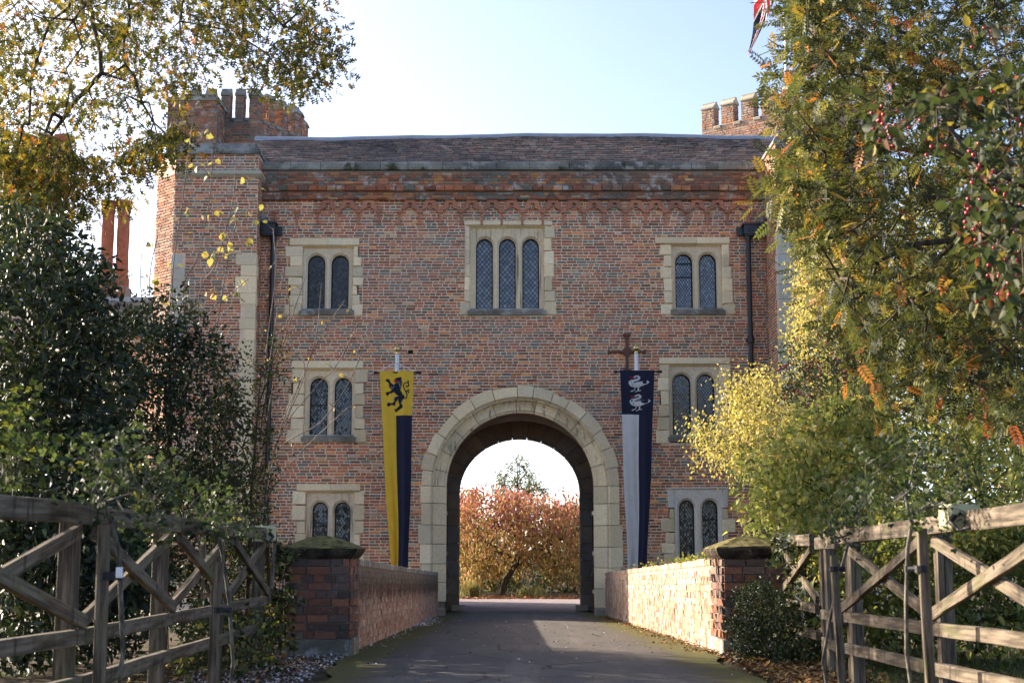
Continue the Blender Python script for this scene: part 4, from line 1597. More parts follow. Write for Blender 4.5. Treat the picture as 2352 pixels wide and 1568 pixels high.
# ------------------------------------------------------------------ flagpoles with tapered banners in front of the face
LION = [(700, 785), (715, 800), (713, 850), (735, 872), (716, 900), (728, 935), (702, 950), (714, 985), (688, 1000), (722, 1050), (760, 1100), (775, 1130), (752, 1165), (735, 1205), (716, 1250), (742, 1290), (736, 1325), (715, 1322), (712, 1345), (690, 1335), (676, 1362), (655, 1352), (648, 1385), (628, 1372), (622, 1400), (606, 1380), (588, 1366), (600, 1352), (590, 1338), (625, 1340), (652, 1308), (682, 1280), (666, 1230), (652, 1180), (660, 1150), (640, 1185), (608, 1225), (606, 1268), (585, 1284), (568, 1272), (540, 1266), (520, 1280), (488, 1304), (478, 1285), (456, 1286), (470, 1262), (448, 1252), (480, 1240), (490, 1214), (508, 1236), (550, 1240), (586, 1215), (578, 1165), (598, 1130), (640, 1120), (668, 1118), (620, 1086), (582, 1050), (552, 1056), (540, 1078), (524, 1062), (500, 1082), (486, 1100), (466, 1122), (462, 1098), (436, 1092), (452, 1075), (430, 1058), (462, 1056), (462, 1034), (486, 1048), (515, 1035), (552, 1002), (520, 985), (528, 968), (490, 960), (514, 940), (486, 930), (500, 908), (470, 868), (436, 858), (448, 840), (436, 815), (462, 826), (464, 806), (482, 828), (505, 815), (508, 848), (545, 900), (572, 915), (596, 905), (600, 888), (640, 892), (642, 845), (604, 838), (600, 812), (640, 792)]
TONGUE = [(572, 845), (596, 832), (640, 846), (640, 890), (604, 882)]
TAIL = [(762, 1158), (798, 1160), (814, 1115), (800, 1062), (775, 1010), (748, 952), (756, 906), (790, 884), (824, 882), (842, 905), (836, 945), (806, 958), (792, 940)]
TAIL2 = [(800, 1062), (812, 1022), (850, 1005)]
TAIL3 = [(812, 1022), (848, 1040), (830, 1066)]
TAIL4 = [(824, 882), (840, 858), (822, 850)]
SWAN = [(480, 778), (512, 757), (560, 756), (594, 786), (588, 822), (552, 848), (500, 860), (468, 874), (505, 880), (548, 866), (640, 858), (726, 846), (730, 860), (754, 872), (722, 902), (660, 925), (610, 945), (566, 965), (478, 964), (420, 945), (390, 905), (388, 866), (420, 836), (488, 826), (544, 806), (560, 790), (546, 779), (516, 786), (492, 806), (478, 802)]
BEAK = [(402, 784), (480, 779), (480, 804), (408, 806)]
LEGS = [[(505, 960), (520, 962), (496, 1010), (482, 1012)], [(416, 1034), (482, 1006), (496, 1012), (440, 1044)], [(545, 960), (562, 960), (566, 1012), (550, 1014)], [(498, 1040), (552, 1008), (606, 1014), (600, 1024), (540, 1030), (510, 1050)], [(560, 960), (582, 955), (566, 1000), (552, 996)]]
FEATH = [[(545, 905), (700, 862)], [(560, 930), (715, 885)], [(470, 890), (540, 905)], [(520, 945), (640, 905)], [(440, 900), (470, 938)]]


def banner(up, vtop_pole, vtop, vbot, top_u, seam, bot_u, y, kind, poleside, label, plabel):
    pb = at(up, 1420, y)
    ptop = at(up, vtop_pole, y)
    xp = (pb[0] + ptop[0]) / 2
    yp = y + .30
    fp = empty('flagpole', (xp, yp, 0), plabel, 'flagpole', 'white flagpoles either side of the arch')
    zt_ = ptop[2]
    mb = MB()
    mb.lathe((xp, yp, 0), [(.07, -.05), (.065, 2), (.045, zt_ - .22)], 14)
    mb.build('pole', M['white'], fp, smooth=True)
    mb = MB()
    mb.lathe((xp, yp, zt_ - .22), [(.045, -.02), (.05, .0), (.03, .03), (.055, .05), (.08, .09), (.075, .13), (.035, .17), (.015, .20), (.006, .28)], 16)
    mb.build('finial', M['gilt'], fp, smooth=True)
    # cross-bar and cords
    zA = at(up, vtop, y)[2]
    xa, xb = at(top_u[0], vtop, y)[0], at(top_u[1], vtop, y)[0]
    bn = empty('banner', ((xa + xb) / 2, y, at(up, vbot, y)[2]), label, 'banner', 'heraldic banners either side of the arch')
    mb = MB()
    mb.tube((xa - .10, y + .02, zA - .03), (xb + .14, y + .02, zA - .03), .018, .018, 8)
    mb.tube((xa - .13, y + .02, zA - .03), (xa - .06, y + .02, zA - .03), .032, .032, 8)
    mb.tube((xb + .06, y + .02, zA - .03), (xb + .17, y + .02, zA - .03), .032, .032, 8)
    mb.build('crossbar', M['iron'], bn)
    if kind == 'lion':
        mb = MB()
        for e in (xa - .05, xb + .02):
            mb.tube((xp, yp - .05, zA + .22), (e, y + .02, zA + .0), .007, .007, 5)
        mb.build('cord', M['rope'], bn)
    # cloth: rows down, columns across; sides taper, soft hanging folds growing downwards
    zB = at(up, vbot, y)[2]
    zS = at(up, seam[1], y)[2]
    xs_ = at(seam[0], seam[1], y)[0]
    nr, nc = 60, 28

    def edge(f):
        # f: 0 top .. 1 bottom
        v = vtop + (vbot - vtop) * f
        l = top_u[0] + (bot_u[0] - top_u[0]) * f
        r = top_u[1] + (bot_u[1] - top_u[1]) * f
        return at(l, v, y)[0], at(r, v, y)[0], at(up, v, y)[2]

    def fold(s, f):
        a = .016 + .085 * f
        return a * (math.sin(s * 7.5 + 1.5 * f + seam[0]) + .5 * math.sin(s * 16 - 2 * f)) - .01
    fs = (zA - zS) / (zA - zB)
    el, er, _ = edge(fs)
    ssm = (xs_ - el) / (er - el)
    v, f, m, ss = [], [], [], []
    jm = max(1, int(round(ssm * nc)))
    S_ = [ssm * j / jm for j in range(jm)] + [ssm + (1 - ssm) * j / (nc - jm) for j in range(nc - jm + 1)]
    im = max(1, int(round(fs * nr)))
    F_ = [fs * i / im for i in range(im)] + [fs + (1 - fs) * i / (nr - im) for i in range(nr - im + 1)]
    # the two lower halves hang apart a little at the foot
    for ff in F_:
        l, r, z = edge(ff)
        for s_ in S_:
            zz = z
            if ff > .9:
                zz = z + (.10 if (s_ < ssm) == (kind == 'lion') else 0.0) * (ff - .9) * 8 * (1 if kind == 'lion' else .0)
            v.append((l + (r - l) * s_ + .016 * math.sin(ff * 9 + s_ * 3) * ff, y + fold(s_, ff), zz))
    W_ = len(S_)
    for i in range(len(F_) - 1):
        for j in range(W_ - 1):
            f.append((i * W_ + j, i * W_ + j + 1, (i + 1) * W_ + j + 1, (i + 1) * W_ + j))
            top_ = i < im
            left = j < jm
            m.append(0 if top_ else (1 if left else 2))
    mb = MB()
    mb.v, mb.f, mb.c, mb.m = v, f, [(.5, .5, .5)] * len(v), m
    mats = [M['cloth_yellow'], M['cloth_yellow'], M['cloth_navy']] if kind == 'lion' else [M['cloth_navy'], M['cloth_white'], M['cloth_navy']]
    mb.build('cloth', None, bn, mats=mats, smooth=True)

    # printed beasts, a hair in front of the cloth and following its folds
    def printed(name, polys, mat, px, off):
        mb = MB()
        for pl in polys:
            pts = []
            for a, b in pl:
                u_, v_ = px(a, b)
                q = at(u_, v_, y)
                fz = (zA - q[2]) / (zA - zB)
                l, r, _ = edge(min(max(fz, 0), 1))
                pts.append((q[0], y + fold((q[0] - l) / (r - l), fz) - off, q[2]))
            mb.add(pts, [tuple(range(len(pts)))])
        mb.build(name, mat, bn, kind='stuff' if 'lines' in name else None)

    def stroke(path, w):
        out = []
        for (a, b), (c, d) in zip(path[:-1], path[1:]):
            L = math.hypot(c - a, d - b)
            nx_, ny_ = -(d - b) / L * w, (c - a) / L * w
            ex, ey = (c - a) / L * w * .6, (d - b) / L * w * .6
            out.append([(a + nx_ - ex, b + ny_ - ey), (a - nx_ - ex, b - ny_ - ey), (c - nx_ + ex, d - ny_ + ey), (c + nx_ + ex, d + ny_ + ey)])
        return out
    if kind == 'lion':
        px = lambda a, b: ((880 + a / 7.128) * .9408, (810 + b / 7.128) * .9408)
        printed('lion_emblem', [LION] + stroke(TAIL, 9) + stroke(TAIL2, 8) + stroke(TAIL3, 8) + stroke(TAIL4, 8), M['cloth_black'], px, .006)
        printed('lion_tongue', [TONGUE], M['cloth_red'], px, .009)
        mane = [[(655, 850), (660, 900)], [(690, 860), (680, 930)], [(590, 930), (560, 985)], [(640, 930), (615, 1000)], [(660, 960), (650, 1010)], [(690, 910), (690, 970)], [(540, 940), (548, 980)], [(575, 1040), (640, 1095)], [(735, 1180), (705, 1250)], [(590, 1150), (590, 1200)]]
        printed('lion_mane_lines', sum([stroke(q, 4) for q in mane], []), M['cloth_grey'], px, .009)
    else:
        for dx, dy in ((0, 0), (20, 328)):
            px = lambda a, b, dx=dx, dy=dy: ((1480 + (a + dx) / 7.127) * .9408, (810 + (b + dy) / 7.127) * .9408)
            printed('swan_emblem', [SWAN] + LEGS, M['cloth_white'], px, .006)
            printed('swan_beak', [BEAK], M['cloth_red'], px, .008)
            printed('swan_feather_lines', sum([stroke(q, 3.2) for q in FEATH], []) + [[(500, 772), (510, 772), (510, 780), (500, 780)]], M['cloth_navy'], px, .009)
    return bn


banner(906.5, 785, 852, 1322, (872, 950), (909.5, 952), (898, 937), -1.4, 'lion', 1,
       'yellow and navy tapered banner with a black rampant lion', 'white flagpole with gilt finial carrying the yellow lion banner')
banner(1468, 783, 850, 1312, (1424, 1503), (1468, 950), (1440, 1487), -1.4, 'swan', 1,
       'navy and white tapered banner with two white swans', 'white flagpole with gilt finial carrying the two-swan banner')

# union flag hanging from a pole on the right turret
yf_ = 7.0
pf = at(1806, 120, yf_)
fp = empty('flagpole', (pf[0], yf_, 11.0), 'tall white flagpole rising from the battlemented right turret', 'flagpole')
zF = at(1806, -150, yf_)[2]
mb = MB()
mb.lathe((pf[0], yf_, 11.0), [(.07, 0), (.065, 3), (.045, zF - 11 + .3)], 12)
mb.build('pole', M['white'], fp, smooth=True)
fl = empty('union_flag', (pf[0], yf_, 14.5), 'union flag hanging limp on the pole above the right turret', 'flag')
mb = MB()
nu, nv = 40, 30
H0, H1, F0, F1 = at(1806, -150, yf_), at(1806, -50, yf_), at(1738, -45, yf_), at(1720, 130, yf_)
for j in range(nv + 1):
    for i in range(nu + 1):
        s, t_ = i / nu, j / nv
        q = (H0 * (1 - t_) + H1 * t_) * (1 - s) + (F0 * (1 - t_) + F1 * t_) * s
        q = q + np.array([.05 * math.sin(t_ * 7 + s * 3) * s, .16 * math.sin(s * 9 + t_ * 6) * (.3 + s), -.18 * math.sin(math.pi * s) * (1 - t_)])
        if t_ > .72:                     # the corner hangs in a narrow tail
            q[0] -= (t_ - .72) * .22 * (1 - s)
        mb.v.append(tuple(q))
        mb.c.append((.5, .5, .5))
for j in range(nv):
    for i in range(nu):
        s, t_ = (i + .5) / nu * 2 - 1, (j + .5) / nv * 2 - 1
        mi = 0
        k = abs(abs(s) - abs(t_) * .9)
        if k < .22:
            mi = 1
        if k < .085:
            mi = 2
        if abs(t_ + .12) < .26 or abs(s) < .18:
            mi = 1
        if abs(t_ + .12) < .16 or abs(s) < .11:
            mi = 2
        mb.f.append((j * (nu + 1) + i, j * (nu + 1) + i + 1, (j + 1) * (nu + 1) + i + 1, (j + 1) * (nu + 1) + i))
        mb.m.append(mi)
mb.build('cloth', None, fl, mats=[M['cloth_navy'], M['cloth_white'], M['cloth_red']], smooth=True)


# ------------------------------------------------------------------ timber fences
def timber(name, parent, p0, p1, w, th, face, mat='oak', taper=0.0):
    """a sawn piece from p0 to p1; w across in the fence plane, th thick along the face normal; its own X axis is its length"""
    p0, p1 = np.array(p0, float), np.array(p1, float)
    L = np.linalg.norm(p1 - p0)
    U = (p1 - p0) / L
    N = face - U * np.dot(face, U)
    N /= np.linalg.norm(N)
    V = np.cross(N, U)
    mb = MB()
    ns = max(2, int(L / .35))
    for i in range(ns + 1):
        x = L * i / ns
        e = [random.uniform(-.003, .003) for _ in range(4)]
        b = .004
        ring = [(-w / 2 + b, -th / 2), (w / 2 - b, -th / 2), (w / 2, -th / 2 + b), (w / 2, th / 2 - b), (w / 2 - b, th / 2), (-w / 2 + b, th / 2), (-w / 2, th / 2 - b), (-w / 2, -th / 2 + b)]
        mb.v += [(x, a + e[k % 4], c + e[(k + 1) % 4] * .6) for k, (a, c) in enumerate(ring)]
    for i in range(ns):
        for k in range(8):
            mb.f.append((8 * i + k, 8 * i + (k + 1) % 8, 8 * i + 8 + (k + 1) % 8, 8 * i + 8 + k))
    mb.f += [tuple(range(7, -1, -1)), tuple(range(8 * ns, 8 * ns + 8))]
    me = bpy.data.meshes.new(name)
    me.from_pydata(mb.v, [], mb.f)
    me.materials.append(M[mat])
    o = inst(name, me, parent, p0, np.column_stack([U, V, N]))
    return o


def fence(label, stations, normal, braces, post_h=.05, lower=-.60, up=.21):
    """stations: list of (x, depth, dz); rails and crossed braces on the face that looks along normal"""
    g = [np.array([x, CAM[1] + d, CAM[2] + dz]) for x, d, dz in stations]
    mid = sum(g) / len(g)
    fe = empty('timber_fence', (mid[0], mid[1], ground_z(mid[1])), label, 'fence', 'timber fences beside the drive')
    N = np.array(normal, float)
    for a, b in zip(g[:-1], g[1:]):
        d = (b - a) / np.linalg.norm(b - a)
        up_, mid_, lo_ = np.array([0, 0, up]), np.array([0, 0, -.375]), np.array([0, 0, lower])
        e = d * .006
        timber('rail', fe, a + up_ + e + N * .03, b + up_ - e + N * .03, .10, .045, N)
        timber('rail', fe, a + mid_ + e, b + mid_ - e, .076, .04, N)
        timber('rail', fe, a + lo_ + e, b + lo_ - e, .076, .04, N)
        if braces:
            timber('brace', fe, a + np.array([0, 0, -.305]) + d * .05 + N * .030, b + np.array([0, 0, .13]) - d * .05 + N * .030, .068, .034, N)
            timber('brace', fe, a + np.array([0, 0, .13]) + d * .05 - N * .012, b + np.array([0, 0, -.305]) - d * .05 - N * .012, .068, .034, N)
    for q in g:
        gz = ground_z(q[1]) - .08
        timber('post', fe, (q[0] - N[0] * .075, q[1] - N[1] * .075, gz), (q[0] - N[0] * .075, q[1] - N[1] * .075, q[2] + up + post_h), .09, .085, N)
    return fe


fl_ = fence('shaded timber fence with crossed braces and mossy rails in front of the dark hedge', [(-2.22, 13.0, 0), (-2.17, 11.0, 0), (-2.15, 9.1, 0), (-2.08, 7.0, 0), (-2.2, 5.0, 0), (-2.35, 3.2, 0)], (1, 0, 0), True)
fence('short return of timber fence between the corner post and the shaded left pier', [(-2.22, 13.12, 0), (-2.36, 14.1, 0)], (.99, .14, 0), True)
fr_ = fence('sunlit timber fence with two wide crossed braces nearest on the right of the drive', [(2.47, 10.7, -.055), (2.44, 8.4, -.03), (2.42, 6.2, .0), (2.40, 4.0, .02)], (-1, 0, 0), True)
fence('pale sunlit length of timber fence with ivy between the right pier and the gap', [(2.66, 14.25, -.05), (2.62, 12.4, -.055)], (-1, 0, 0), True)
# post and rail of the gap
fence('narrow timber wicket between the two sunlit lengths of fence', [(2.62, 12.2, -.09), (2.52, 11.0, -.09)], (-1, 0, 0), False, .12)
# pale cream end caps on the rails, each drawn with a short cable
for p, lab in (((-2.19, 12.72, .215), 'pale cream cap on the end of the shaded fence rail'), ((2.39, 7.65, .215), 'pale cream end cap on the nearest sunlit fence rail'), ((2.60, 13.6, .16), 'pale cream end cap on the fence rail by the right pier')):
    q = np.array([p[0], CAM[1] + p[1], CAM[2] + p[2]])
    lp = empty('rail_end_cap', q, lab, 'end cap', 'pale end caps on the fence rails')
    s = 1 if p[0] < 0 else -1
    mb = MB()
    mb.block(q, np.array([0, 1., 0]), VZ, np.array([s * 1., 0, 0]), -.10, .10, -.068, .068, -.075, .085, .014, (.6, .6, .4), .001)
    mb.build('end_cap_body', M['bracket'], lp)
    mb = MB()
    cab = [(q[0] + s * .06, q[1] - .10, q[2]), (q[0] + s * .10, q[1] - .16, q[2] - .03), (q[0] + s * .08, q[1] - .24, q[2] - .075), (q[0] + s * .05, q[1] - .32, q[2] - .06)]
    mb.path(cab, [.016, .012, .009, .008], 6)
    mb.build('cable', M['plastic_tie'], lp)

# ------------------------------------------------------------------ plants
def np_mesh(name, V, loops, starts, mat, cols=None, smooth=False):
    me = bpy.data.meshes.new(name)
    me.vertices.add(len(V))
    me.vertices.foreach_set('co', np.ascontiguousarray(V, np.float32).ravel())
    me.loops.add(len(loops))
    me.loops.foreach_set('vertex_index', np.ascontiguousarray(loops, np.int32))
    me.polygons.add(len(starts))
    me.polygons.foreach_set('loop_start', np.ascontiguousarray(starts, np.int32))
    me.update(calc_edges=True)
    me.validate()
    set_cols(me, cols)
    me.materials.append(mat)
    if smooth:
        me.polygons.foreach_set('use_smooth', [True] * len(me.polygons))
    return me


def stamp(verts, faces, basis, pos):
    """copies of a template (k verts, faces) by N bases (N,3,3) and positions"""
    verts = np.array(verts, float)
    k, N = len(verts), len(pos)
    V = np.einsum('nij,kj->nki', basis, verts) + pos[:, None, :]
    lp = np.concatenate([np.array(f) for f in faces])
    st = np.cumsum([0] + [len(f) for f in faces[:-1]])
    loops = (lp[None, :] + (np.arange(N) * k)[:, None]).ravel()
    starts = (st[None, :] + (np.arange(N) * len(lp))[:, None]).ravel()
    return V.reshape(-1, 3), loops, starts


# leaf shapes: length along +x from 0 to 1
def t_simple(w, fold=.10, curl=.10):
    return ([(0, 0, 0), (.5, 0, -.02), (1, 0, -curl), (.28, w * .46, fold), (.62, w * .42, fold * .7), (.28, -w * .46, fold), (.62, -w * .42, fold * .7)],
            [(0, 1, 4, 3), (1, 2, 4), (0, 5, 6, 1), (1, 6, 2)])


def t_quad(w, fold=.10):
    return ([(0, 0, 0), (.45, w / 2, fold), (1, 0, -.05), (.45, -w / 2, fold)], [(0, 2, 1), (0, 3, 2)])


def t_oak():
    h = [(0, .0), (.12, .035), (.22, .03), (.24, .16), (.34, .20), (.38, .055), (.48, .05), (.52, .27), (.63, .30), (.63, .08), (.72, .07), (.78, .22), (.88, .18), (.86, .05), (1, 0)]
    n = len(h)
    v = [(x, y, y * .25) for x, y in h] + [(x, -y, y * .25) for x, y in h[1:-1]]
    return v, [tuple(range(n - 1, -1, -1)), tuple([0] + list(range(n, 2 * n - 2)) + [n - 1])]


def t_pinnate(pairs, lw, ll, tilt=1.05):
    v, f = [], []

    def leaflet(bx, by, ang, L):
        n = len(v)
        ca, sa = math.cos(ang), math.sin(ang)
        for a, b, z in ((0, 0, 0), (.45 * L, lw * .5, .012), (L, 0, -.03), (.45 * L, -lw * .5, .012)):
            v.append((bx + a * ca - b * sa, by + a * sa + b * ca, z - .10 * bx * bx + .1 * abs(a * sa) * -1 + 0.0))
        f.append((n, n + 2, n + 1))
        f.append((n, n + 3, n + 2))
    for i in range(pairs):
        x = .22 + .70 * i / max(1, pairs - 1)
        L = ll * (1 - .25 * abs(i / max(1, pairs - 1) - .45))
        leaflet(x, .0, tilt, L)
        leaflet(x, .0, -tilt, L)
    leaflet(.95, 0, 0, ll)
    n = len(v)
    v += [(0, .006, 0), (0, -.006, 0), (.97, 0, -.09)]
    f.append((n, n + 1, n + 2))
    return v, f


def t_ivy():
    p = [(0, 0), (-.08, .28), (.22, .46), (.42, .26), (1, 0), (.42, -.26), (.22, -.46), (-.08, -.28)]
    return [(x, y, .08 * abs(y)) for x, y in p], [tuple(range(7, -1, -1))]


def inpoly(p, poly):
    x, y = p
    c = False
    n = len(poly)
    for i in range(n):
        x1, y1 = poly[i]
        x2, y2 = poly[i - 1]
        if (y1 > y) != (y2 > y) and x < (x2 - x1) * (y - y1) / (y2 - y1) + x1:
            c = not c
    return c


def fill(poly, n, d0, d1, shell=0.0):
    """n points in the volume seen inside an outline, between two distances from the camera"""
    us, vs = [p[0] for p in poly], [p[1] for p in poly]
    out = []
    while len(out) < n:
        p = (random.uniform(min(us), max(us)), random.uniform(min(vs), max(vs)))
        if inpoly(p, poly):
            d = random.uniform(d0, d1)
            if shell and random.random() < shell:
                d = d0 + (d1 - d0) * random.random() ** 2 * .5
            q = at(p[0], p[1], CAM[1] + d)
            if q[2] > ground_z(q[1]) + .05:
                out.append(q)
    return np.array(out)


def skeleton(trunks, targets, seed, step=.35, wander=.10, alpha=.35, lift=.0):
    rs = np.random.default_rng(seed)
    nodes, par, pl = [], [], []
    for pts in trunks:
        pts = [np.array(p, float) for p in pts]
        if abs(pts[0][2] - trunks[0][0][2]) < .2 and np.linalg.norm(pts[0] - trunks[0][0]) > .02:
            pts = [np.array(trunks[0][0], float)] + pts          # stems share one stool
        prev = None
        for i in range(len(pts) - 1):
            L = np.linalg.norm(pts[i + 1] - pts[i])
            m = max(1, int(L / step))
            for k in range(m + (1 if i == len(pts) - 2 else 0)):
                p = pts[i] + (pts[i + 1] - pts[i]) * k / m
                nodes.append(p)
                par.append(-1 if prev is None else prev)
                pl.append(0 if prev is None else pl[prev] + L / m)
                prev = len(nodes) - 1
    nt = len(nodes)
    cap = nt + len(targets) * 30
    A = np.zeros((cap, 3))
    A[:nt] = nodes
    PL = np.zeros(cap)
    PL[:nt] = pl
    n = nt
    T = np.asarray(targets)
    d0 = np.array([np.min(np.linalg.norm(A[:nt] - t, axis=1)) for t in T])
    tips = np.zeros(len(T), int)
    for ti in np.argsort(d0):
        t = T[ti]
        dd = np.linalg.norm(A[:n] - t, axis=1)
        j = int(np.argmin(dd + alpha * PL[:n]))
        D = dd[j]
        m = int(min(28, max(1, round(D / step))))
        off = rs.normal(0, 1, 3) * D * wander
        off[2] += lift * D
        prev = j
        for k in range(1, m + 1):
            s = k / m
            A[n] = A[j] + (t - A[j]) * s + off * math.sin(math.pi * s) + (rs.normal(0, .02, 3) if k < m else 0)
            PL[n] = PL[prev] + D / m
            par.append(prev)
            prev = n
            n += 1
        tips[ti] = prev
    return A[:n], np.array(par), tips, nt


def tubes(P0, P1, R0, R1, k=5):
    d = P1 - P0
    L = np.linalg.norm(d, axis=1, keepdims=True) + 1e-9
    d = d / L
    ref = np.where(np.abs(d[:, 2:3]) < .9, np.array([[0, 0, 1.]]), np.array([[1., 0, 0]]))
    a = np.cross(d, ref)
    a /= np.linalg.norm(a, axis=1, keepdims=True)
    b = np.cross(d, a)
    t = 2 * math.pi * np.arange(k) / k
    c, s = np.cos(t), np.sin(t)
    ring = a[:, None, :] * c[None, :, None] + b[:, None, :] * s[None, :, None]
    V = np.concatenate([P0[:, None, :] + ring * R0[:, None, None], P1[:, None, :] + ring * R1[:, None, None]], axis=1)
    N = len(P0)
    f = np.array([[i, (i + 1) % k, k + (i + 1) % k, k + i] for i in range(k)])
    loops = (f.ravel()[None, :] + (np.arange(N) * 2 * k)[:, None]).ravel()
    return V.reshape(-1, 3), loops, np.arange(N * k) * 4


def norm(a):
    return a / (np.linalg.norm(a, axis=-1, keepdims=True) + 1e-9)


def leaf_frames(tips, outd, per, spread, dirw, size, rs, up=.8, nr=.7):
    """leaf positions, bases, sizes around every sprig tip; dirw = (outward, random, droop)"""
    N = len(tips)
    T = np.repeat(tips, per, axis=0)
    O = np.repeat(outd, per, axis=0)
    tw = norm(O * .8 + rs.normal(0, .55, (N * per, 3)) + np.array([0, 0, -.25 * dirw[2]]))
    pos = T + tw * (rs.random((N * per, 1)) ** .8) * spread - O * spread * .3 * rs.random((N * per, 1)) + rs.normal(0, spread * .22, (N * per, 3))
    d = norm(tw * dirw[0] + rs.normal(0, 1, (N * per, 3)) * dirw[1] + np.array([0, 0, -1.0]) * dirw[2])
    nrm = norm(rs.normal(0, 1, (N * per, 3)) * nr + np.array([0, 0, up]))
    side = norm(np.cross(nrm, d))
    nn = np.cross(d, side)
    sz = rs.uniform(size[0], size[1], N * per)
    B = np.stack([d, side, nn], axis=2) * sz[:, None, None]
    return pos, B, sz


def plant(name, label, cat, base, trunks, targets, tmpl, palette, per, spread, dirw, size, bark='bark', leafmat='leaf', seed=1,
          rtip=.003, rmax=.12, nparts=300, group=None, colfn=None, wander=.10, alpha=.35, lift=.0, step=.35, up=.8, nr=.7, leafname='leaf', rtrunk=None, thin=.45, sides=5):
    rs = np.random.default_rng(seed)
    root = empty(name, base, label, cat, group)
    A, par, tips, nt = skeleton(trunks, targets, seed, step, wander, alpha, lift)
    cnt = np.zeros(len(A))
    cnt[tips] += 1
    for i in range(len(A) - 1, -1, -1):
        if par[i] >= 0:
            cnt[par[i]] += cnt[i]
    r = np.minimum(rtip * np.maximum(cnt, .6) ** thin, rmax)
    if rtrunk:
        r[:nt] = np.maximum(r[:nt], rtrunk)
    seg = np.where(par >= 0)[0]
    V, lo, st = tubes(A[par[seg]], A[seg], r[par[seg]], r[seg], sides)
    me = np_mesh('branches', V - np.array(base), lo, st, M[bark], smooth=True)
    place(bpy.data.objects.new('branches', me), root, base)
    tp = A[tips]
    pr = np.where(par[tips] >= 0, par[tips], tips)
    pr2 = np.where(par[pr] >= 0, par[pr], pr)
    outd = norm(tp - A[pr2])
    pos, B, sz = leaf_frames(tp, outd, per, spread, dirw, size, rs, up, nr)
    K = len(palette)
    w = np.array([p[1] for p in palette], float)
    ci = rs.choice(K, len(pos), p=w / w.sum())
    if colfn is not None:
        ci = colfn(pos, ci, rs)
    ok = pos[:, 2] > .02 + np.array([ground_z(y) for y in pos[:, 1]])
    pos, B, sz, ci = pos[ok], B[ok], sz[ok], ci[ok]
    cols = np.array([p[0] for p in palette])[ci] * rs.uniform(.72, 1.28, (len(pos), 1))
    u, v, dep = project(pos)
    vis = (u > 0) & (u < 2352) & (v > 0) & (v < 1568) & (dep > .5)
    score = np.where(vis, sz / dep, -1)
    order = np.argsort(-score)
    ind = order[:nparts]
    ind = ind[score[ind] > 0] if nparts else ind
    mask = np.ones(len(pos), bool)
    mask[ind] = False
    tv, tf = tmpl
    Vv, lo, st = stamp(tv, tf, B[mask], pos[mask])
    if mask.any():
        me = np_mesh('foliage', Vv - np.array(base), lo, st, M[leafmat], np.repeat(cols[mask], len(tv), axis=0))
        o = bpy.data.objects.new('foliage', me)
        o['kind'] = 'stuff'
        place(o, root, base)
    if len(ind):
        ms = []
        lp = np.concatenate([np.array(f) for f in tf])
        s0 = np.cumsum([0] + [len(f) for f in tf[:-1]])
        for c, _ in palette:
            ms.append(np_mesh(leafname, np.array(tv), lp, s0, M[leafmat], np.tile(np.array([c]), (len(tv), 1))))
        for i in ind:
            inst(leafname, ms[ci[i]], root, pos[i], B[i])
    return root, pos, tp


def gpt(u, d):
    """a point on the ground under picture column u at a distance"""
    x = d * (u - 1176) / FPX
    return np.array([x, CAM[1] + d, ground_z(CAM[1] + d) - .03])


def P(u, v, d):
    return at(u, v, CAM[1] + d)


# --- oak whose boughs hang into the top left
OAKP = [((.075, .082, .020), 5), ((.12, .115, .024), 4), ((.24, .19, .035), 3), ((.27, .155, .028), 1.4), ((.27, .11, .028), .6), ((.048, .058, .020), 4)]
A1 = [(-40, -40), (540, -40), (580, 50), (540, 120), (440, 180), (415, 250), (370, 270), (330, 240), (260, 250), (220, 300), (120, 330), (-40, 380)]
A2 = [(520, -40), (690, -20), (760, -30), (720, 60), (790, 130), (800, 185), (735, 160), (690, 190), (640, 200), (560, 150), (500, 100)]
A3 = [(-40, 330), (140, 330), (220, 360), (300, 440), (270, 470), (190, 470), (120, 520), (60, 530), (-40, 540)]
A4 = [(300, 310), (390, 290), (425, 315), (390, 330), (330, 380), (300, 390)]
tg = np.concatenate([fill(A1, 185, 19, 25), fill(A2, 66, 19, 23), fill(A3, 120, 20, 25), fill(A4, 24, 19, 22), fill([(-40, 330), (180, 340), (100, 500), (-40, 520)], 70, 19, 24)])
ob = gpt(-420, 22)
plant('oak_tree', 'oak with yellowing lobed leaves overhanging the upper left above the chimneys', 'tree', ob,
      [[ob, P(-400, 500, 22), P(-330, 150, 22), P(-100, -60, 22)], [P(-330, 150, 22), P(-60, 180, 22.5), P(100, 240, 22.5)], [P(-100, -60, 22), P(200, -10, 21.5), P(330, 120, 21), P(420, 250, 20.8)], [P(200, -10, 21.5), P(570, -30, 21), P(650, 60, 20.8)]],
      tg, t_oak(), OAKP, 28, .42, (.6, .55, .45), (.11, .19), seed=5, rtip=.0045, rmax=.14, wander=.12, alpha=.25)

# --- rowan reaching in from the right
ROWP = [((.060, .074, .032), 7), ((.088, .100, .036), 5), ((.16, .155, .045), 3.5), ((.26, .18, .045), 1.2), ((.36, .15, .045), .7), ((.33, .08, .04), .2), ((.036, .046, .026), 6)]
B1 = [(1830, -40), (2400, -40), (2400, 900), (2080, 880), (1910, 700), (1880, 560), (1840, 470), (1830, 380), (1825, 300), (1830, 180), (1850, 100)]
B2 = [(1815, -30), (1940, -30), (1890, 120), (1840, 220), (1835, 110), (1815, 20)]
B3 = [(1795, 430), (1840, 330), (1900, 380), (1900, 560), (1860, 580), (1840, 480)]
B4 = [(1900, 700), (2400, 600), (2400, 1000), (2100, 980), (1950, 880)]
tg = np.concatenate([fill(B1, 500, 10.5, 16), fill(B2, 40, 11, 14), fill(B3, 34, 11, 13), fill(B4, 90, 11, 16)])
rb = gpt(2650, 13)
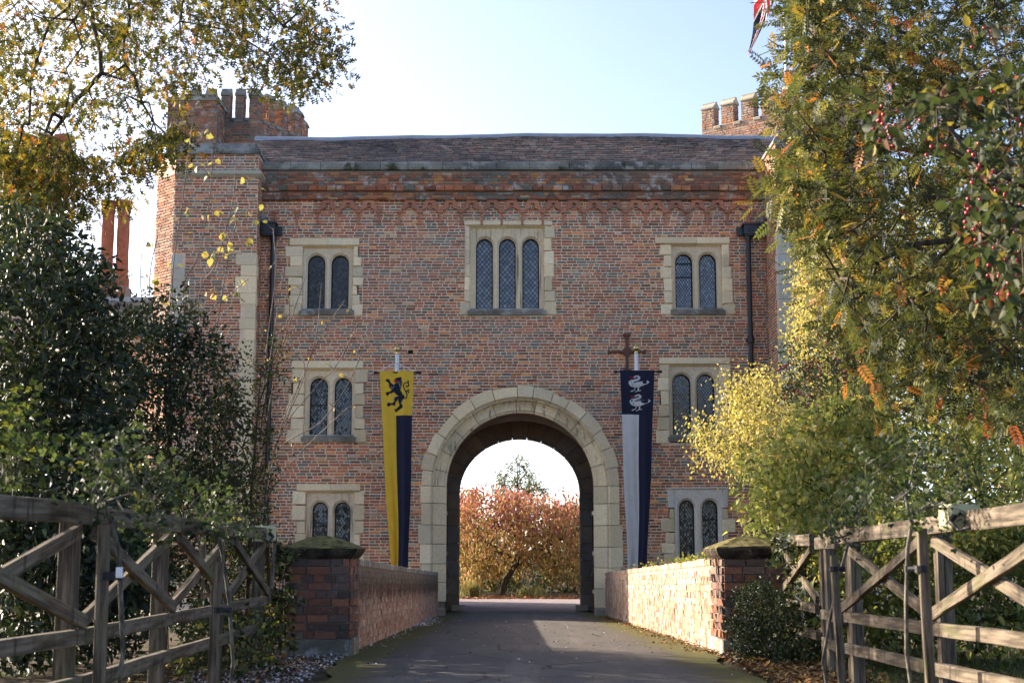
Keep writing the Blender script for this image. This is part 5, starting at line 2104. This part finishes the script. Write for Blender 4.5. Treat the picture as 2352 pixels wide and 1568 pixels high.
plant('rowan_tree', 'rowan with feathery green and orange leaves filling the upper right', 'tree', rb,
      [[rb, P(2620, 1000, 13), P(2520, 640, 13), P(2440, 420, 13)], [P(2520, 640, 13), P(2300, 540, 12.6), P(2100, 560, 12.3), P(1930, 640, 12)], [P(2440, 420, 13), P(2290, 270, 12.6), P(2200, 150, 12.4), P(2080, 20, 12.2)], [P(2440, 420, 13), P(2200, 360, 12.5), P(1980, 330, 12.3), P(1850, 400, 12)], [P(2290, 270, 12.6), P(2050, 180, 12.4), P(1870, 110, 12)]],
      tg, t_pinnate(5, .155, .38), ROWP, 13, .36, (.8, .65, .06), (.11, .185), seed=6, rtip=.0045, rmax=.085, wander=.10, alpha=.2, up=1.1, nr=.55)

# --- crab apple close to the camera at the right edge, with red fruit
CRAB = [((.028, .042, .018), 5), ((.042, .058, .024), 4), ((.10, .105, .06), 1.5), ((.19, .16, .04), .7), ((.14, .055, .03), .4)]
C1 = [(2230, 330), (2400, 260), (2400, 700), (2260, 700), (2200, 560)]
C2 = [(2010, 230), (2230, 170), (2400, 180), (2380, 300), (2150, 330), (2040, 320)]
C3 = [(2230, 60), (2400, 100), (2400, 330), (2240, 300)]
tg = np.concatenate([fill(C1, 90, 5.6, 7), fill(C2, 22, 5.6, 6.8), fill(C3, 10, 5.6, 7)])
cb = gpt(2900, 6.5)
croot, cpos, ctip = plant('crab_apple_tree', 'crab apple with dark leaves and red fruit, nearest at the right edge', 'tree', cb,
      [[cb, P(2860, 900, 6.5), P(2600, 400, 6.4), P(2420, 250, 6.3), P(2180, 215, 6.2)], [P(2600, 400, 6.4), P(2400, 450, 6.3), P(2290, 560, 6.2)]],
      tg, t_simple(.62), CRAB, 8, .11, (.6, .7, .5), (.045, .075), seed=8, rtip=.002, rmax=.03, leafmat='leaf', nparts=300)
bm = bmesh.new()
bmesh.ops.create_icosphere(bm, subdivisions=2, radius=1.0)
bme = bpy.data.meshes.new('berry')
bm.to_mesh(bme)
bm.free()
for p in bme.polygons:
    p.use_smooth = True
bme.materials.append(M['berry'])
for i in range(0, len(ctip), 3):
    for k in range(random.randint(3, 7)):
        s = random.uniform(.0075, .0105)
        q = ctip[i] + rng.normal(0, .028, 3) + np.array([0, 0, -.03])
        inst('fruit', bme, croot, q, np.eye(3) * s)

# --- birch, sunlit yellow, in front of the right turret
BIR = [((.42, .355, .13), 4), ((.34, .31, .11), 4), ((.25, .25, .09), 3), ((.50, .42, .18), 2)]
D1 = [(1640, 995), (1680, 945), (1690, 905), (1720, 930), (1790, 900), (1870, 890), (1890, 1020), (1800, 1120), (1730, 1090), (1690, 1060)]
D2 = [(1820, 480), (1850, 470), (1890, 560), (1920, 800), (1880, 900), (1830, 860), (1825, 760), (1845, 640)]
D3 = [(1815, 330), (1840, 340), (1860, 480), (1830, 500), (1815, 420)]
D4 = [(1850, 480), (2352, 500), (2352, 1100), (1900, 1000)]
D5 = [[(1600, 985), (1690, 930), (1700, 960), (1615, 1000)], [(1652, 845), (1672, 845), (1730, 930), (1695, 940)], [(1690, 890), (1750, 855), (1770, 880), (1710, 910)], [(1610, 1040), (1700, 1000), (1710, 1060), (1650, 1070)], [(1740, 880), (1735, 850), (1830, 880), (1810, 900)]]
tg = np.concatenate([fill(q, 9, 19.8, 21.5) for q in D5] + [fill(D1, 105, 19.5, 22.5), fill(D2, 110, 20, 23), fill(D3, 24, 20, 22), fill(D4, 240, 20, 24)])
bb = gpt(1990, 22)
plant('birch_tree', 'sunlit yellow birch with fine drooping twigs beside the right downpipe', 'tree', bb,
      [[bb, P(1985, 1000, 22), P(1960, 700, 22), P(1900, 430, 22), P(1830, 330, 21.5)], [P(1985, 1000, 22), P(1800, 950, 21.3), P(1680, 930, 21)]],
      tg, t_quad(.72), BIR, 48, .34, (.35, .5, .8), (.038, .066), bark='bark', seed=9, rtip=.0028, rmax=.06, up=.2, nr=1.0, alpha=.3)

# --- holly with red berries
HOL = [((.030, .052, .022), 5), ((.055, .085, .030), 4), ((.12, .14, .05), 2)]
E1 = [(1795, 900), (1800, 800), (1840, 780), (1900, 770), (1960, 700), (2010, 800), (2030, 900), (1960, 1000), (1880, 960)]
tg = fill(E1, 120, 16.5, 18.5)
hb = gpt(1930, 17.5)
hroot, hpos, htip = plant('holly_tree', 'small holly dotted with red berries in front of the yellow birch', 'tree', hb,
      [[hb, P(1930, 1000, 17.5), P(1915, 720, 17.5)]], tg, t_quad(.55, .14), HOL, 34, .22, (.6, .7, .1), (.035, .06), leafmat='leaf_gloss', seed=10, rtip=.003, rmax=.05)
sel = hpos[rng.choice(len(hpos), 420, replace=False)]
sel = np.repeat(sel[:140], 4, axis=0) + rng.normal(0, .018, (560, 3))
bv = np.array([v.co[:] for v in bme.vertices])
V_, lo, st = stamp(bv, [tuple(p.vertices) for p in bme.polygons], np.tile(np.eye(3) * .011, (560, 1, 1)), sel)
o = bpy.data.objects.new('berries', np_mesh('berries', V_ - hb, lo, st, M['berry']))
o['kind'] = 'stuff'
place(o, hroot, hb)

# --- broad yellow-green shrub behind the right fence
YEL = [((.40, .41, .15), 4), ((.30, .345, .115), 6), ((.16, .205, .07), 5), ((.47, .42, .19), 2.5), ((.42, .28, .11), .5)]
F1 = [(1735, 1210), (1720, 1120), (1745, 1040), (1800, 970), (1960, 930), (2060, 980), (2060, 1250), (1930, 1300), (1780, 1260)]
F2 = [(1960, 930), (2120, 930), (2380, 940), (2400, 1260), (2060, 1260), (2000, 1100)]
tg = np.concatenate([fill(F1, 190, 14.8, 17, .6), fill(F2, 150, 14.8, 18)])
sb = gpt(1960, 16)
plant('dogwood_shrub', 'broad sunlit shrub with pointed yellow-green leaves behind the right pier', 'shrub', sb,
      [[sb, P(1950, 1250, 16)], [sb + (.2, .1, 0), P(1860, 1150, 16)], [sb + (.4, 0, 0), P(2060, 1150, 16.2)], [sb + (.9, .1, 0), P(2250, 1200, 16.4)]],
      tg, t_simple(.44), YEL, 34, .30, (.6, .55, .45), (.07, .115), seed=11, rtip=.003, rmax=.03, up=.6, nr=.8)
GRN = [((.12, .15, .045), 5), ((.20, .21, .06), 4), ((.31, .28, .08), 2), ((.07, .095, .035), 4)]
G1 = [(1900, 1230), (2380, 1200), (2380, 1470), (2150, 1480), (1960, 1480), (1900, 1400)]
tg = fill(G1, 240, 12.6, 15.5, .5)
sb = gpt(2160, 14.5)
plant('hornbeam_shrub', 'leafy green shrub showing through the crossed braces of the right fence', 'shrub', sb,
      [[sb, P(2150, 1300, 14.5)], [sb + (-.5, 0, 0), P(2000, 1300, 14.5)], [sb + (.6, 0, 0), P(2300, 1300, 14.5)]],
      tg, t_simple(.52), GRN, 34, .26, (.5, .6, .4), (.055, .10), seed=12, rtip=.003, rmax=.03)
# deeper trees filling the right edge
DEEP = [((.16, .17, .05), 5), ((.26, .25, .075), 5), ((.38, .33, .10), 3), ((.08, .095, .035), 4)]
H1 = [(1880, 900), (2000, 560), (2150, 420), (2400, 400), (2400, 1250), (1960, 1230)]
tg = fill(H1, 330, 24.5, 29)
sb = gpt(2250, 27)
plant('lime_tree', 'green and gold tree standing farther back behind the rowan', 'tree', sb,
      [[sb, P(2240, 900, 27), P(2220, 520, 27)]], tg, t_quad(.75), DEEP, 55, .75, (.5, .6, .5), (.08, .13), seed=13, rtip=.005, rmax=.16, nparts=0)

# --- dark evergreens on the left
DRK = [((.022, .036, .018), 6), ((.034, .052, .025), 4), ((.055, .075, .032), 2), ((.014, .022, .013), 4), ((.09, .10, .03), .3)]
I1 = [(-40, 500), (60, 480), (130, 520), (170, 590), (215, 620), (250, 760), (300, 860), (280, 1300), (-40, 1330)]
tg = np.concatenate([fill(I1, 360, 12.6, 16.5, .5), fill([(-40, 1050), (250, 1180), (340, 1300), (350, 1450), (-40, 1560)], 150, 11.8, 14.5, .4)])
sb = gpt(120, 15)
plant('laurel_hedge', 'tall dark laurel at the left edge, reaching up into the oak', 'hedge', sb,
      [[sb, P(120, 1000, 15), P(80, 620, 15)], [sb + (-.8, 0, 0), P(-40, 900, 15)], [sb + (.8, 0, 0), P(230, 1000, 14.8)], [sb + (1.3, 0, 0), P(380, 1250, 14)]],
      tg, t_simple(.42), DRK, 44, .30, (.6, .6, .3), (.07, .12), leafmat='leaf_gloss', seed=14, rtip=.004, rmax=.06)
J1 = [(215, 800), (250, 740), (340, 690), (430, 700), (470, 760), (520, 830), (545, 950), (545, 1120), (470, 1150), (230, 1180), (210, 1000)]
tg = np.concatenate([fill(J1, 270, 14.9, 16.8, .3), fill([(240, 1100), (540, 1060), (580, 1260), (590, 1440), (240, 1440)], 230, 16.2, 17.8)])
sb = gpt(390, 15.5)
plant('viburnum_bush', 'rounded dark green viburnum in front of the left turret', 'bush', sb,
      [[sb, P(390, 1000, 15.5), P(390, 760, 15.5)], [sb + (-.5, 0, 0), P(290, 1000, 15.3)], [sb + (.5, 0, 0), P(490, 1050, 15.4)]],
      tg, t_simple(.46), [((.026, .044, .023), 6), ((.040, .064, .033), 5), ((.062, .086, .038), 2.5), ((.018, .028, .017), 4), ((.10, .11, .03), .4)], 38, .24, (.6, .6, .3), (.05, .09), leafmat='leaf_gloss', seed=15, rtip=.0035, rmax=.05)
K1 = [(500, 860), (560, 800), (640, 780), (650, 860), (600, 960), (640, 1000), (620, 1090), (600, 1230), (520, 1300), (490, 1100)]
K2 = [(545, 1090), (640, 1000), (630, 1180), (600, 1330), (500, 1430), (480, 1280)]
tg = np.concatenate([fill(K1, 80, 14.3, 15.6), fill(K2, 30, 14.4, 15.4)])
sb = gpt(575, 15)
plant('cotoneaster_bush', 'loose small-leaved bush against the left downpipe', 'bush', sb,
      [[sb, P(580, 1100, 15), P(600, 840, 15)], [sb + (-.2, 0, 0), P(530, 1050, 15)]],
      tg, t_quad(.55), [((.025, .040, .016), 5), ((.05, .068, .022), 4), ((.11, .12, .025), 1.5)], 34, .20, (.6, .6, .2), (.03, .05), seed=16, rtip=.003, rmax=.03)

# --- young mulberry-like tree: bare pale stems and a few yellow leaves, every leaf its own part
YL = [((.34, .29, .11), 5), ((.29, .255, .095), 4), ((.22, .22, .08), 2)]


def curve(pts, d, n=10):
    """smooth line through picture points at a distance"""
    q = [P(u, v, d + (random.uniform(-.15, .15) if k else 0)) for k, (u, v) in enumerate(pts)]
    out = []
    for i in range(len(q) - 1):
        a, b, c, e = q[max(i - 1, 0)], q[i], q[i + 1], q[min(i + 2, len(q) - 1)]
        for k in range(n):
            s = k / n
            out.append(.5 * ((2 * b) + (c - a) * s + (2 * a - 5 * b + 4 * c - e) * s * s + (3 * b - a - 3 * c + e) * s ** 3))
    return out + [q[-1]]


def along(curves, n, lo=.35, side=.16):
    out = []
    for _ in range(n):
        c = random.choice(curves)
        p_ = c[int(len(c) * random.uniform(lo, .999))]
        out.append(p_ + np.array([random.gauss(0, side), random.gauss(0, side * .5), abs(random.gauss(0, side))]))
    return np.array(out)


sb = gpt(470, 16.2)
b0 = (470, 1330)
cs_ = [curve([b0, (440, 1000), (396, 686), (418, 470), (446, 252)], 16.2), curve([b0, (455, 1000), (421, 683), (454, 589), (482, 450), (488, 330)], 16.2), curve([b0, (465, 950), (457, 686), (497, 603), (533, 470), (540, 400)], 16.2),
       curve([b0, (470, 900), (464, 751), (504, 700), (570, 640)], 16.2), curve([b0, (400, 950), (330, 720), (324, 580)], 16.2), curve([b0, (420, 950), (345, 690), (362, 540)], 16.2), curve([b0, (480, 900), (500, 740), (530, 560), (548, 500)], 16.2)]
for c_ in cs_:
    c_[0] = sb
plant('young_tree', 'young tree of bare pale stems with few large yellow leaves before the left turret', 'tree', sb, cs_, along(cs_, 40, .55, .13),
      t_simple(.82, .08, .15), YL, 2, .12, (.3, .5, .7), (.075, .115), bark='bark_pale', seed=17, rtip=.003, rmax=.014, nparts=300, alpha=.0, rtrunk=.0065, step=.2)
sb = gpt(575, 16.5)
b0 = (575, 1340)
cs_ = [curve([b0, (598, 1000), (612, 800), (632, 640), (628, 530)], 16.5), curve([b0, (604, 950), (630, 760), (655, 610)], 16.5), curve([b0, (610, 1100), (660, 960), (700, 850), (668, 780), (664, 690)], 16.5),
       curve([b0, (615, 1090), (700, 850), (745, 760), (792, 690)], 16.5), curve([b0, (640, 1000), (705, 840), (728, 760), (738, 650)], 16.5), curve([b0, (630, 1030), (720, 895), (772, 840), (822, 745)], 16.5),
       curve([b0, (620, 1060), (735, 970), (800, 880), (838, 790)], 16.5), curve([b0, (610, 1150), (690, 1040), (800, 935)], 16.5), curve([b0, (600, 1050), (640, 830), (700, 640)], 16.5)]
for c_ in cs_:
    c_[0] = sb
plant('bare_sapling', 'bare sapling with slender leafless twigs crossing the left windows', 'tree', sb, cs_, along(cs_, 34, .5, .10),
      t_simple(.82, .08, .15), YL, 1, .05, (.3, .5, .7), (.03, .07), bark='bark_pale', seed=18, rtip=.0028, rmax=.012, alpha=.0, rtrunk=.006, step=.2)

# --- standard roses tied to stakes
ROSE = [((.026, .042, .022), 5), ((.038, .058, .028), 4), ((.062, .085, .036), 2), ((.16, .16, .05), .25)]


def rose(u0, d, stem_uv, crown, n, stake, label, slabel, seed, per=5, sp=.12, tie=True):
    base = gpt(u0, d)
    pts = [base] + [P(u, v, d) for u, v in stem_uv]
    tg = fill(crown, n, d - .35, d + .35)
    root, _, _ = plant('standard_rose', label, 'rose', base, [pts], tg, t_pinnate(2, .30, .42, .95), ROSE, per, sp, (.6, .6, .3), (.05, .085), bark='bark_grey', seed=seed, rtip=.0016, rmax=.012, nparts=140, step=.12, alpha=.15, wander=.06, group='standard roses along the fences', rtrunk=.012)
    s0, s1 = np.array(stake[0]), np.array(stake[1])
    a = gpt(s0[0], d - .06)
    b = P(s1[0], s1[1], d - .06)
    st = empty('stake', a, slabel, 'stake', 'stakes holding the standard roses')
    timber('pole', st, a - (0, 0, .1), b, .05, .05, np.array([0, -1., 0]))
    if tie:
        mb = MB()
        vz = stake[2]
        f = (vz - 1568) / (s1[1] - 1568)
        q = P(s0[0] + (s1[0] - s0[0]) * f, vz, d - .06)
        w = P(stake[3], vz, d)
        mb.tube(q + (0, -.02, 0), w + (0, -.02, 0), .016, .016, 8)
        for c in (q, w):
            mb.lathe(c - (0, 0, .018), [(.036 if c is q else .022, 0), (.036 if c is q else .022, .036)], 10)
        mb.build('tie', M['plastic_tie'], st)
    return root


rose(283, 6.6, [(282, 1490), (277, 1380), (272, 1260), (255, 1200), (215, 1130)], [(175, 1020), (260, 1000), (330, 1010), (420, 1110), (390, 1170), (330, 1200), (260, 1180), (200, 1130)], 60, ((254, 0), (240, 1205), 1322, 272),
     'standard rose on a spotted stem with a white label, left of the drive', 'stake beside the labelled rose stem left of the drive', 31)
mb = MB()
q = P(274, 1314, 6.5)
mb.block(q, UX, VZ, NF, -.014, .014, -.024, .024, -.006, .006, .003, (.7, .7, .72), .002)
tg_ = mb.build('plant_label', M['tag_white'], None, q)
tag(tg_, 'small white plastic label hanging on the rose stem left of the drive', 'label')
rose(540, 9.4, [(535, 1520), (528, 1400), (515, 1300), (505, 1240)], [(425, 1130), (480, 1110), (560, 1150), (580, 1215), (520, 1240), (450, 1215)], 40, ((497, 0), (505, 1290), 1400, 525),
     'smaller standard rose by the shaded fence, nearer the left pier', 'thin stake beside the smaller rose, nearer the left pier', 32, sp=.10)
rose(1886, 10.1, [(1890, 1520), (1905, 1430), (1925, 1330), (1940, 1280), (1948, 1250)], [(1890, 1150), (1960, 1110), (2015, 1160), (2005, 1240), (1950, 1265), (1900, 1220)], 46, ((1917, 0), (1915, 1275), 1306, 1935),
     'leaning standard rose by the gap in the sunlit fence', 'stake beside the leaning rose at the gap in the fence', 33, sp=.10)
rose(2083, 7.7, [(2083, 1500), (2082, 1380), (2085, 1260), (2095, 1200)], [(1980, 1050), (2080, 1000), (2200, 1010), (2235, 1120), (2180, 1190), (2060, 1200), (1990, 1150)], 62, ((2117, 0), (2116, 1213), 1306, 2086),
     'tall standard rose with forked crown in front of the nearest sunlit fence', 'stake beside the tall forked rose at the nearest sunlit fence', 34)
NB = gpt(-60, 7.5)
plant('rose_bush', 'out-of-focus rose sprays entering at the left edge', 'rose', NB, [[NB, P(-60, 1250, 7.5)]],
      np.concatenate([fill([(-60, 880), (40, 900), (80, 1000), (60, 1120), (-60, 1150)], 34, 7, 8)]), t_pinnate(2, .30, .42, .95), [((.035, .055, .02), 4), ((.075, .09, .022), 2), ((.025, .04, .016), 4)], 7, .13, (.6, .6, .3), (.08, .12), seed=35, rtip=.002, rmax=.012, nparts=100)

# --- box bush, ivy
BX = [((.022, .038, .016), 5), ((.040, .060, .022), 4), ((.085, .11, .035), 1.5)]
sb = gpt(1745, 13.6)
tg = fill([(1680, 1450), (1690, 1370), (1740, 1340), (1800, 1370), (1812, 1450), (1800, 1510), (1700, 1515)], 150, 12.9, 13.9, .4)
plant('box_bush', 'clipped dark box bush against the right pier', 'bush', sb, [[sb, P(1745, 1440, 13.5)]], tg, t_quad(.6, .12), BX, 40, .10, (.6, .7, .1), (.022, .034), leafmat='leaf_gloss', seed=41, rtip=.0022, rmax=.02, step=.12)
IV = [((.030, .045, .020), 5), ((.060, .080, .030), 4), ((.15, .16, .07), 2), ((.24, .20, .10), .6)]
sb = gpt(1850, 13.4)
tg = np.concatenate([fill([(1780, 1240), (1870, 1230), (1885, 1330), (1880, 1500), (1830, 1530), (1790, 1440), (1800, 1330)], 75, 13.0, 13.7), fill([(1770, 1500), (1890, 1480), (1900, 1540), (1790, 1545)], 30, 12.8, 13.6)])
plant('ivy', 'ivy climbing the pale fence beside the right pier', 'ivy', sb, [[sb, P(1850, 1300, 13.4)], [sb + (-.15, 0, 0), P(1810, 1400, 13.5)]], tg, t_ivy(), IV, 16, .12, (.5, .7, .3), (.035, .06), leafmat='leaf_gloss', seed=42, rtip=.0025, rmax=.012, step=.15)
sb = gpt(655, 14.0)
tg = np.concatenate([fill([(615, 1240), (660, 1250), (668, 1480), (640, 1500), (560, 1490), (600, 1400)], 70, 13.6, 14.3), fill([(440, 1400), (640, 1420), (620, 1520), (420, 1540)], 80, 10.8, 13.2)])
plant('ivy', 'ivy and creeper between the shaded fence and the left pier', 'ivy', sb, [[P(530, 1480, 12.5), gpt(540, 12.5), sb, P(650, 1330, 14)]], tg, t_ivy(), IV + [((.30, .27, .05), 1)], 15, .13, (.5, .7, .3), (.04, .07), leafmat='leaf', seed=43, rtip=.0025, rmax=.012, step=.15)
sb = np.array([2.09, -10.5, ground_z(-10.5) + .93])
tg = np.array([(2.28 + rng.normal(0, .06), y, ground_z(y) + .955 + abs(rng.normal(0, .02))) for y in np.concatenate([rng.uniform(-17.2, -13, 34), rng.uniform(-13, -5, 20)])])
plant('wall_creeper', 'low green creeper along the top of the whitewashed parapet', 'creeper', sb, [[(2.28, -17.3, ground_z(-17) + .94), (2.28, -5, ground_z(-5) + .94)]], tg, t_ivy(), [((.16, .18, .04), 4), ((.26, .25, .06), 3)], 8, .09, (.5, .7, .1), (.03, .05), seed=44, rtip=.0015, rmax=.004, nparts=200, step=.2)

# ------------------------------------------------------------------ beyond the arch
CHR = [((.40, .17, .125), 4), ((.44, .235, .13), 4), ((.29, .090, .095), 4), ((.40, .26, .09), 2), ((.36, .28, .085), 2), ((.15, .145, .05), 1.5)]


def cherry_col(pos, ci, rs):
    f = (pos[:, 2] - .8) / 3.6 + rs.normal(0, .22, len(pos))
    return np.where(f > .75, rs.choice([0, 1, 2], len(pos), p=[.5, .3, .2]), np.where(f > .42, rs.choice([0, 1, 2, 3], len(pos), p=[.25, .3, .25, .2]), rs.choice([3, 4, 5, 1], len(pos), p=[.32, .34, .2, .14])))


L1 = [(1010, 1270), (1030, 1190), (1060, 1145), (1100, 1125), (1180, 1132), (1240, 1148), (1290, 1138), (1350, 1155), (1380, 1240), (1370, 1320), (1290, 1330), (1220, 1300), (1150, 1310), (1080, 1330), (1020, 1320)]
cbp = gpt(1152, 51)
cbp[2] = -.03
tg = fill(L1, 390, 48.5, 54)
plant('cherry_tree', 'cherry with red and orange autumn leaves framed by the arch', 'tree', cbp,
      [[cbp, P(1158, 1340, 51), P(1185, 1290, 51), P(1200, 1240, 51)], [P(1185, 1290, 51), P(1110, 1240, 50.5)], [P(1185, 1290, 51), P(1290, 1230, 51.5)]],
      tg, t_simple(.46), CHR, 42, .46, (.35, .45, .95), (.11, .18), seed=51, rtip=.006, rmax=.17, colfn=cherry_col, leafmat='leaf_dusty', nparts=300, rtrunk=.12)
N1 = [(1185, 1050), (1208, 1062), (1215, 1085), (1235, 1095), (1255, 1140), (1125, 1140), (1148, 1095), (1163, 1075)]
nb_ = gpt(1190, 64)
nb_[2] = -.03
plant('yew_tree', 'grey-green yew whose top shows above the cherry through the arch', 'tree', nb_, [[nb_, P(1190, 1180, 64), P(1188, 1066, 64)]],
      fill(N1, 90, 62.5, 65.5), t_quad(.35), [((.10, .12, .06), 4), ((.16, .17, .08), 3), ((.06, .08, .04), 3)], 26, .35, (.6, .6, .1), (.10, .17), seed=52, rtip=.012, rmax=.15, nparts=0)
for (uu, poly, dd, lab, pal, sd_) in (
        (1075, [(980, 1330), (1000, 1210), (1080, 1180), (1130, 1230), (1180, 1330), (1150, 1365), (980, 1365)], 56, 'green shrubbery behind the left of the cherry', [((.13, .15, .035), 4), ((.20, .19, .05), 3), ((.07, .09, .03), 3)], 53),
        (1300, [(1220, 1340), (1260, 1210), (1330, 1180), (1420, 1200), (1420, 1365), (1220, 1365)], 56, 'dark evergreen shrubbery behind the right of the cherry', [((.045, .065, .025), 5), ((.09, .11, .035), 3), ((.16, .16, .05), 1)], 54)):
    b_ = gpt(uu, dd)
    b_[2] = -.03
    plant('shrub', lab, 'shrub', b_, [[b_, P(uu, 1280, dd)]], fill(poly, 190, dd - 1.5, dd + 3), t_quad(.6), pal, 40, .5, (.5, .7, .2), (.09, .15), seed=sd_, rtip=.008, rmax=.08, nparts=0)
# low box hedge and its flat top
b_ = np.array([1.2, 20.5, -.03])
tgh = np.stack([rng.uniform(-3.5, 5.5, 420), rng.uniform(19.9, 21.1, 420), rng.uniform(.05, .62, 420)], axis=1)
plant('low_hedge', 'low clipped hedge running behind the cherry trunk', 'hedge', b_, [[b_, b_ + (0, 0, .3)]], tgh, t_quad(.6), [((.05, .07, .022), 5), ((.09, .11, .03), 3)], 26, .14, (.5, .8, .0), (.05, .08), leafmat='leaf_gloss', seed=55, rtip=.002, rmax=.01, nparts=0, alpha=.05, step=.6)


def tuft(name, label, c, h, n, cols, seed):
    rs = np.random.default_rng(seed)
    root = empty(name, c, label, 'grass', 'tufts of tall grass by the court')
    V, F, K = [], [], []
    for i in range(n):
        a, l = rs.uniform(0, 6.283), h * rs.uniform(.6, 1.1)
        o = np.array([rs.normal(0, .16), rs.normal(0, .12), 0])
        d = np.array([math.cos(a), math.sin(a), 0])
        s = np.array([-d[1], d[0], 0]) * .007
        lean = rs.uniform(.2, .85)
        p = [o + d * lean * l * t * t + np.array([0, 0, l * (t - .45 * lean * t * t)]) for t in (0, .4, .75, 1)]
        b = len(V)
        for q, w_ in zip(p, (1, 1, .7, .1)):
            V += [q - s * w_, q + s * w_]
        F += [(b + 2 * k, b + 2 * k + 1, b + 2 * k + 3, b + 2 * k + 2) for k in range(3)]
        K += [cols[rs.integers(len(cols))]] * 8
    me = bpy.data.meshes.new('blades')
    me.from_pydata([tuple(v) for v in V], [], F)
    set_cols(me, np.array(K))
    me.materials.append(M['leaf'])
    o = bpy.data.objects.new('blades', me)
    o['kind'] = 'stuff'
    place(o, root, c)


for (uu, d_, h, n, lab, sd_) in ((1082, 48.2, .75, 420, 'dense grey-green tuft of grass left of the cherry trunk', 61), (1205, 48.0, .55, 160, 'loose tuft of long grass right of the cherry trunk', 62), (1240, 48.4, .5, 120, 'small spiky tuft of grass farther right of the cherry trunk', 63)):
    c = gpt(uu, d_)
    c[2] = -.02
    tuft('grass_tuft', lab, c, h, n, [(.20, .18, .09), (.14, .15, .07), (.30, .26, .14)], sd_)


# ------------------------------------------------------------------ litter, grass
def scatter(name, label, cat, pts, size, pal, seed, tmpl=None, flat=.35, mat='litter'):
    rs = np.random.default_rng(seed)
    N = len(pts)
    a = rs.uniform(0, 6.283, N)
    d = norm(np.stack([np.cos(a), np.sin(a), rs.normal(0, flat, N)], axis=1))
    nrm = norm(rs.normal(0, flat, (N, 3)) + np.array([0, 0, 1.]))
    side = norm(np.cross(nrm, d))
    nn = np.cross(d, side)
    s = rs.uniform(size[0], size[1], N)
    tv, tf = tmpl or t_simple(.6, .12, .12)
    V, lo, st = stamp(tv, tf, np.stack([d, side, nn], axis=2) * s[:, None, None], pts)
    w = np.array([p[1] for p in pal], float)
    c = np.array([p[0] for p in pal])[rs.choice(len(pal), N, p=w / w.sum())] * rs.uniform(.7, 1.3, (N, 1))
    org = pts.mean(axis=0)
    o = bpy.data.objects.new(name, np_mesh(name, V - org, lo, st, M[mat], np.repeat(c, len(tv), axis=0)))
    place(o, None, org)
    tag(o, label, cat, None, 'stuff')


def gp(xs, ys, h=.0):
    return np.stack([xs, ys, np.array([ground_z(y) for y in ys]) + h], axis=1)


BRN = [((.22, .11, .045), 4), ((.34, .17, .05), 3), ((.12, .065, .035), 4), ((.42, .27, .06), 1.5), ((.30, .24, .18), 1)]
n = 3400
scatter('leaf_litter', 'fallen brown and orange leaves at the foot of the right fence', 'leaves', gp(2.08 + abs(rng.normal(0, .42, n)) - .12 * rng.random(n), rng.uniform(-23.4, -17.9, n), rng.uniform(-.015, .03, n)), (.03, .07), BRN, 71)
n = 900
scatter('leaf_litter', 'fallen leaves and dust along the foot of the whitewashed parapet', 'leaves', gp(2.10 - abs(rng.normal(0, .16, n)), rng.uniform(-18, -1, n), rng.uniform(.0, .018, n)), (.02, .05), BRN, 72)
n = 2600
scatter('bark_chips', 'pale chips and petals scattered on the soil before the left pier', 'chips', gp(-1.62 - rng.random(n) ** 1.3 * 1.0, rng.uniform(-23.5, -18.55, n), rng.uniform(-.015, .02, n)), (.015, .04), [((.50, .47, .50), 5), ((.34, .28, .26), 3), ((.10, .07, .05), 4)], 73, t_quad(.7))
n = 1200
scatter('leaf_litter', 'brown leaves lying under the shaded fence', 'leaves', gp(-1.75 - rng.random(n) * 1.6, rng.uniform(-24, -18.2, n), rng.uniform(-.015, .03, n)), (.03, .06), BRN, 74)
n = 420
scatter('petals', 'white petals gathered along the foot of the stained parapet', 'petals', gp(-1.66 + abs(rng.normal(0, .14, n)), np.where(rng.random(n) < .6, rng.normal(-6.5, 1.3, n), rng.uniform(-17.5, -2, n)), rng.uniform(.0, .012, n)), (.02, .045), [((.62, .60, .66), 4), ((.4, .34, .3), 1)], 75, t_quad(.8))
n = 330
xs_r, ys_r = rng.uniform(-1.35, 1.8, n), rng.uniform(-23, -2, n)
scatter('loose_leaves', 'single leaves and petals dropped on the asphalt drive', 'leaves', np.stack([xs_r, ys_r, np.array([ground_z(y) for y in ys_r]) + .028 - .030 * ((xs_r - .2) / 1.9) ** 2], axis=1), (.018, .045), BRN + [((.6, .58, .6), 5)], 76, t_quad(.7), .15)
n = 1500
scatter('leaf_litter', 'strip of fallen orange leaves at the far edge of the gravel court', 'leaves', gp(rng.uniform(-4, 5, n), 13.4 + rng.random(n) ** 2 * 3.4, rng.uniform(-.02, .03, n)), (.07, .12), [((.40, .16, .05), 4), ((.30, .10, .04), 3), ((.2, .1, .05), 2)], 77)
n = 26000
scatter('grass', 'mown grass behind the nearest right fence', 'grass', gp(rng.uniform(2.65, 7.5, n), rng.uniform(-25.5, -17.5, n), -.03), (.05, .10), [((.07, .105, .022), 5), ((.12, .15, .03), 3), ((.05, .07, .02), 3)], 78, ([(0, .05, 0), (0, -.05, 0), (1, 0, 0)], [(0, 1, 2)]), 1.6, 'leaf')
n = 3000
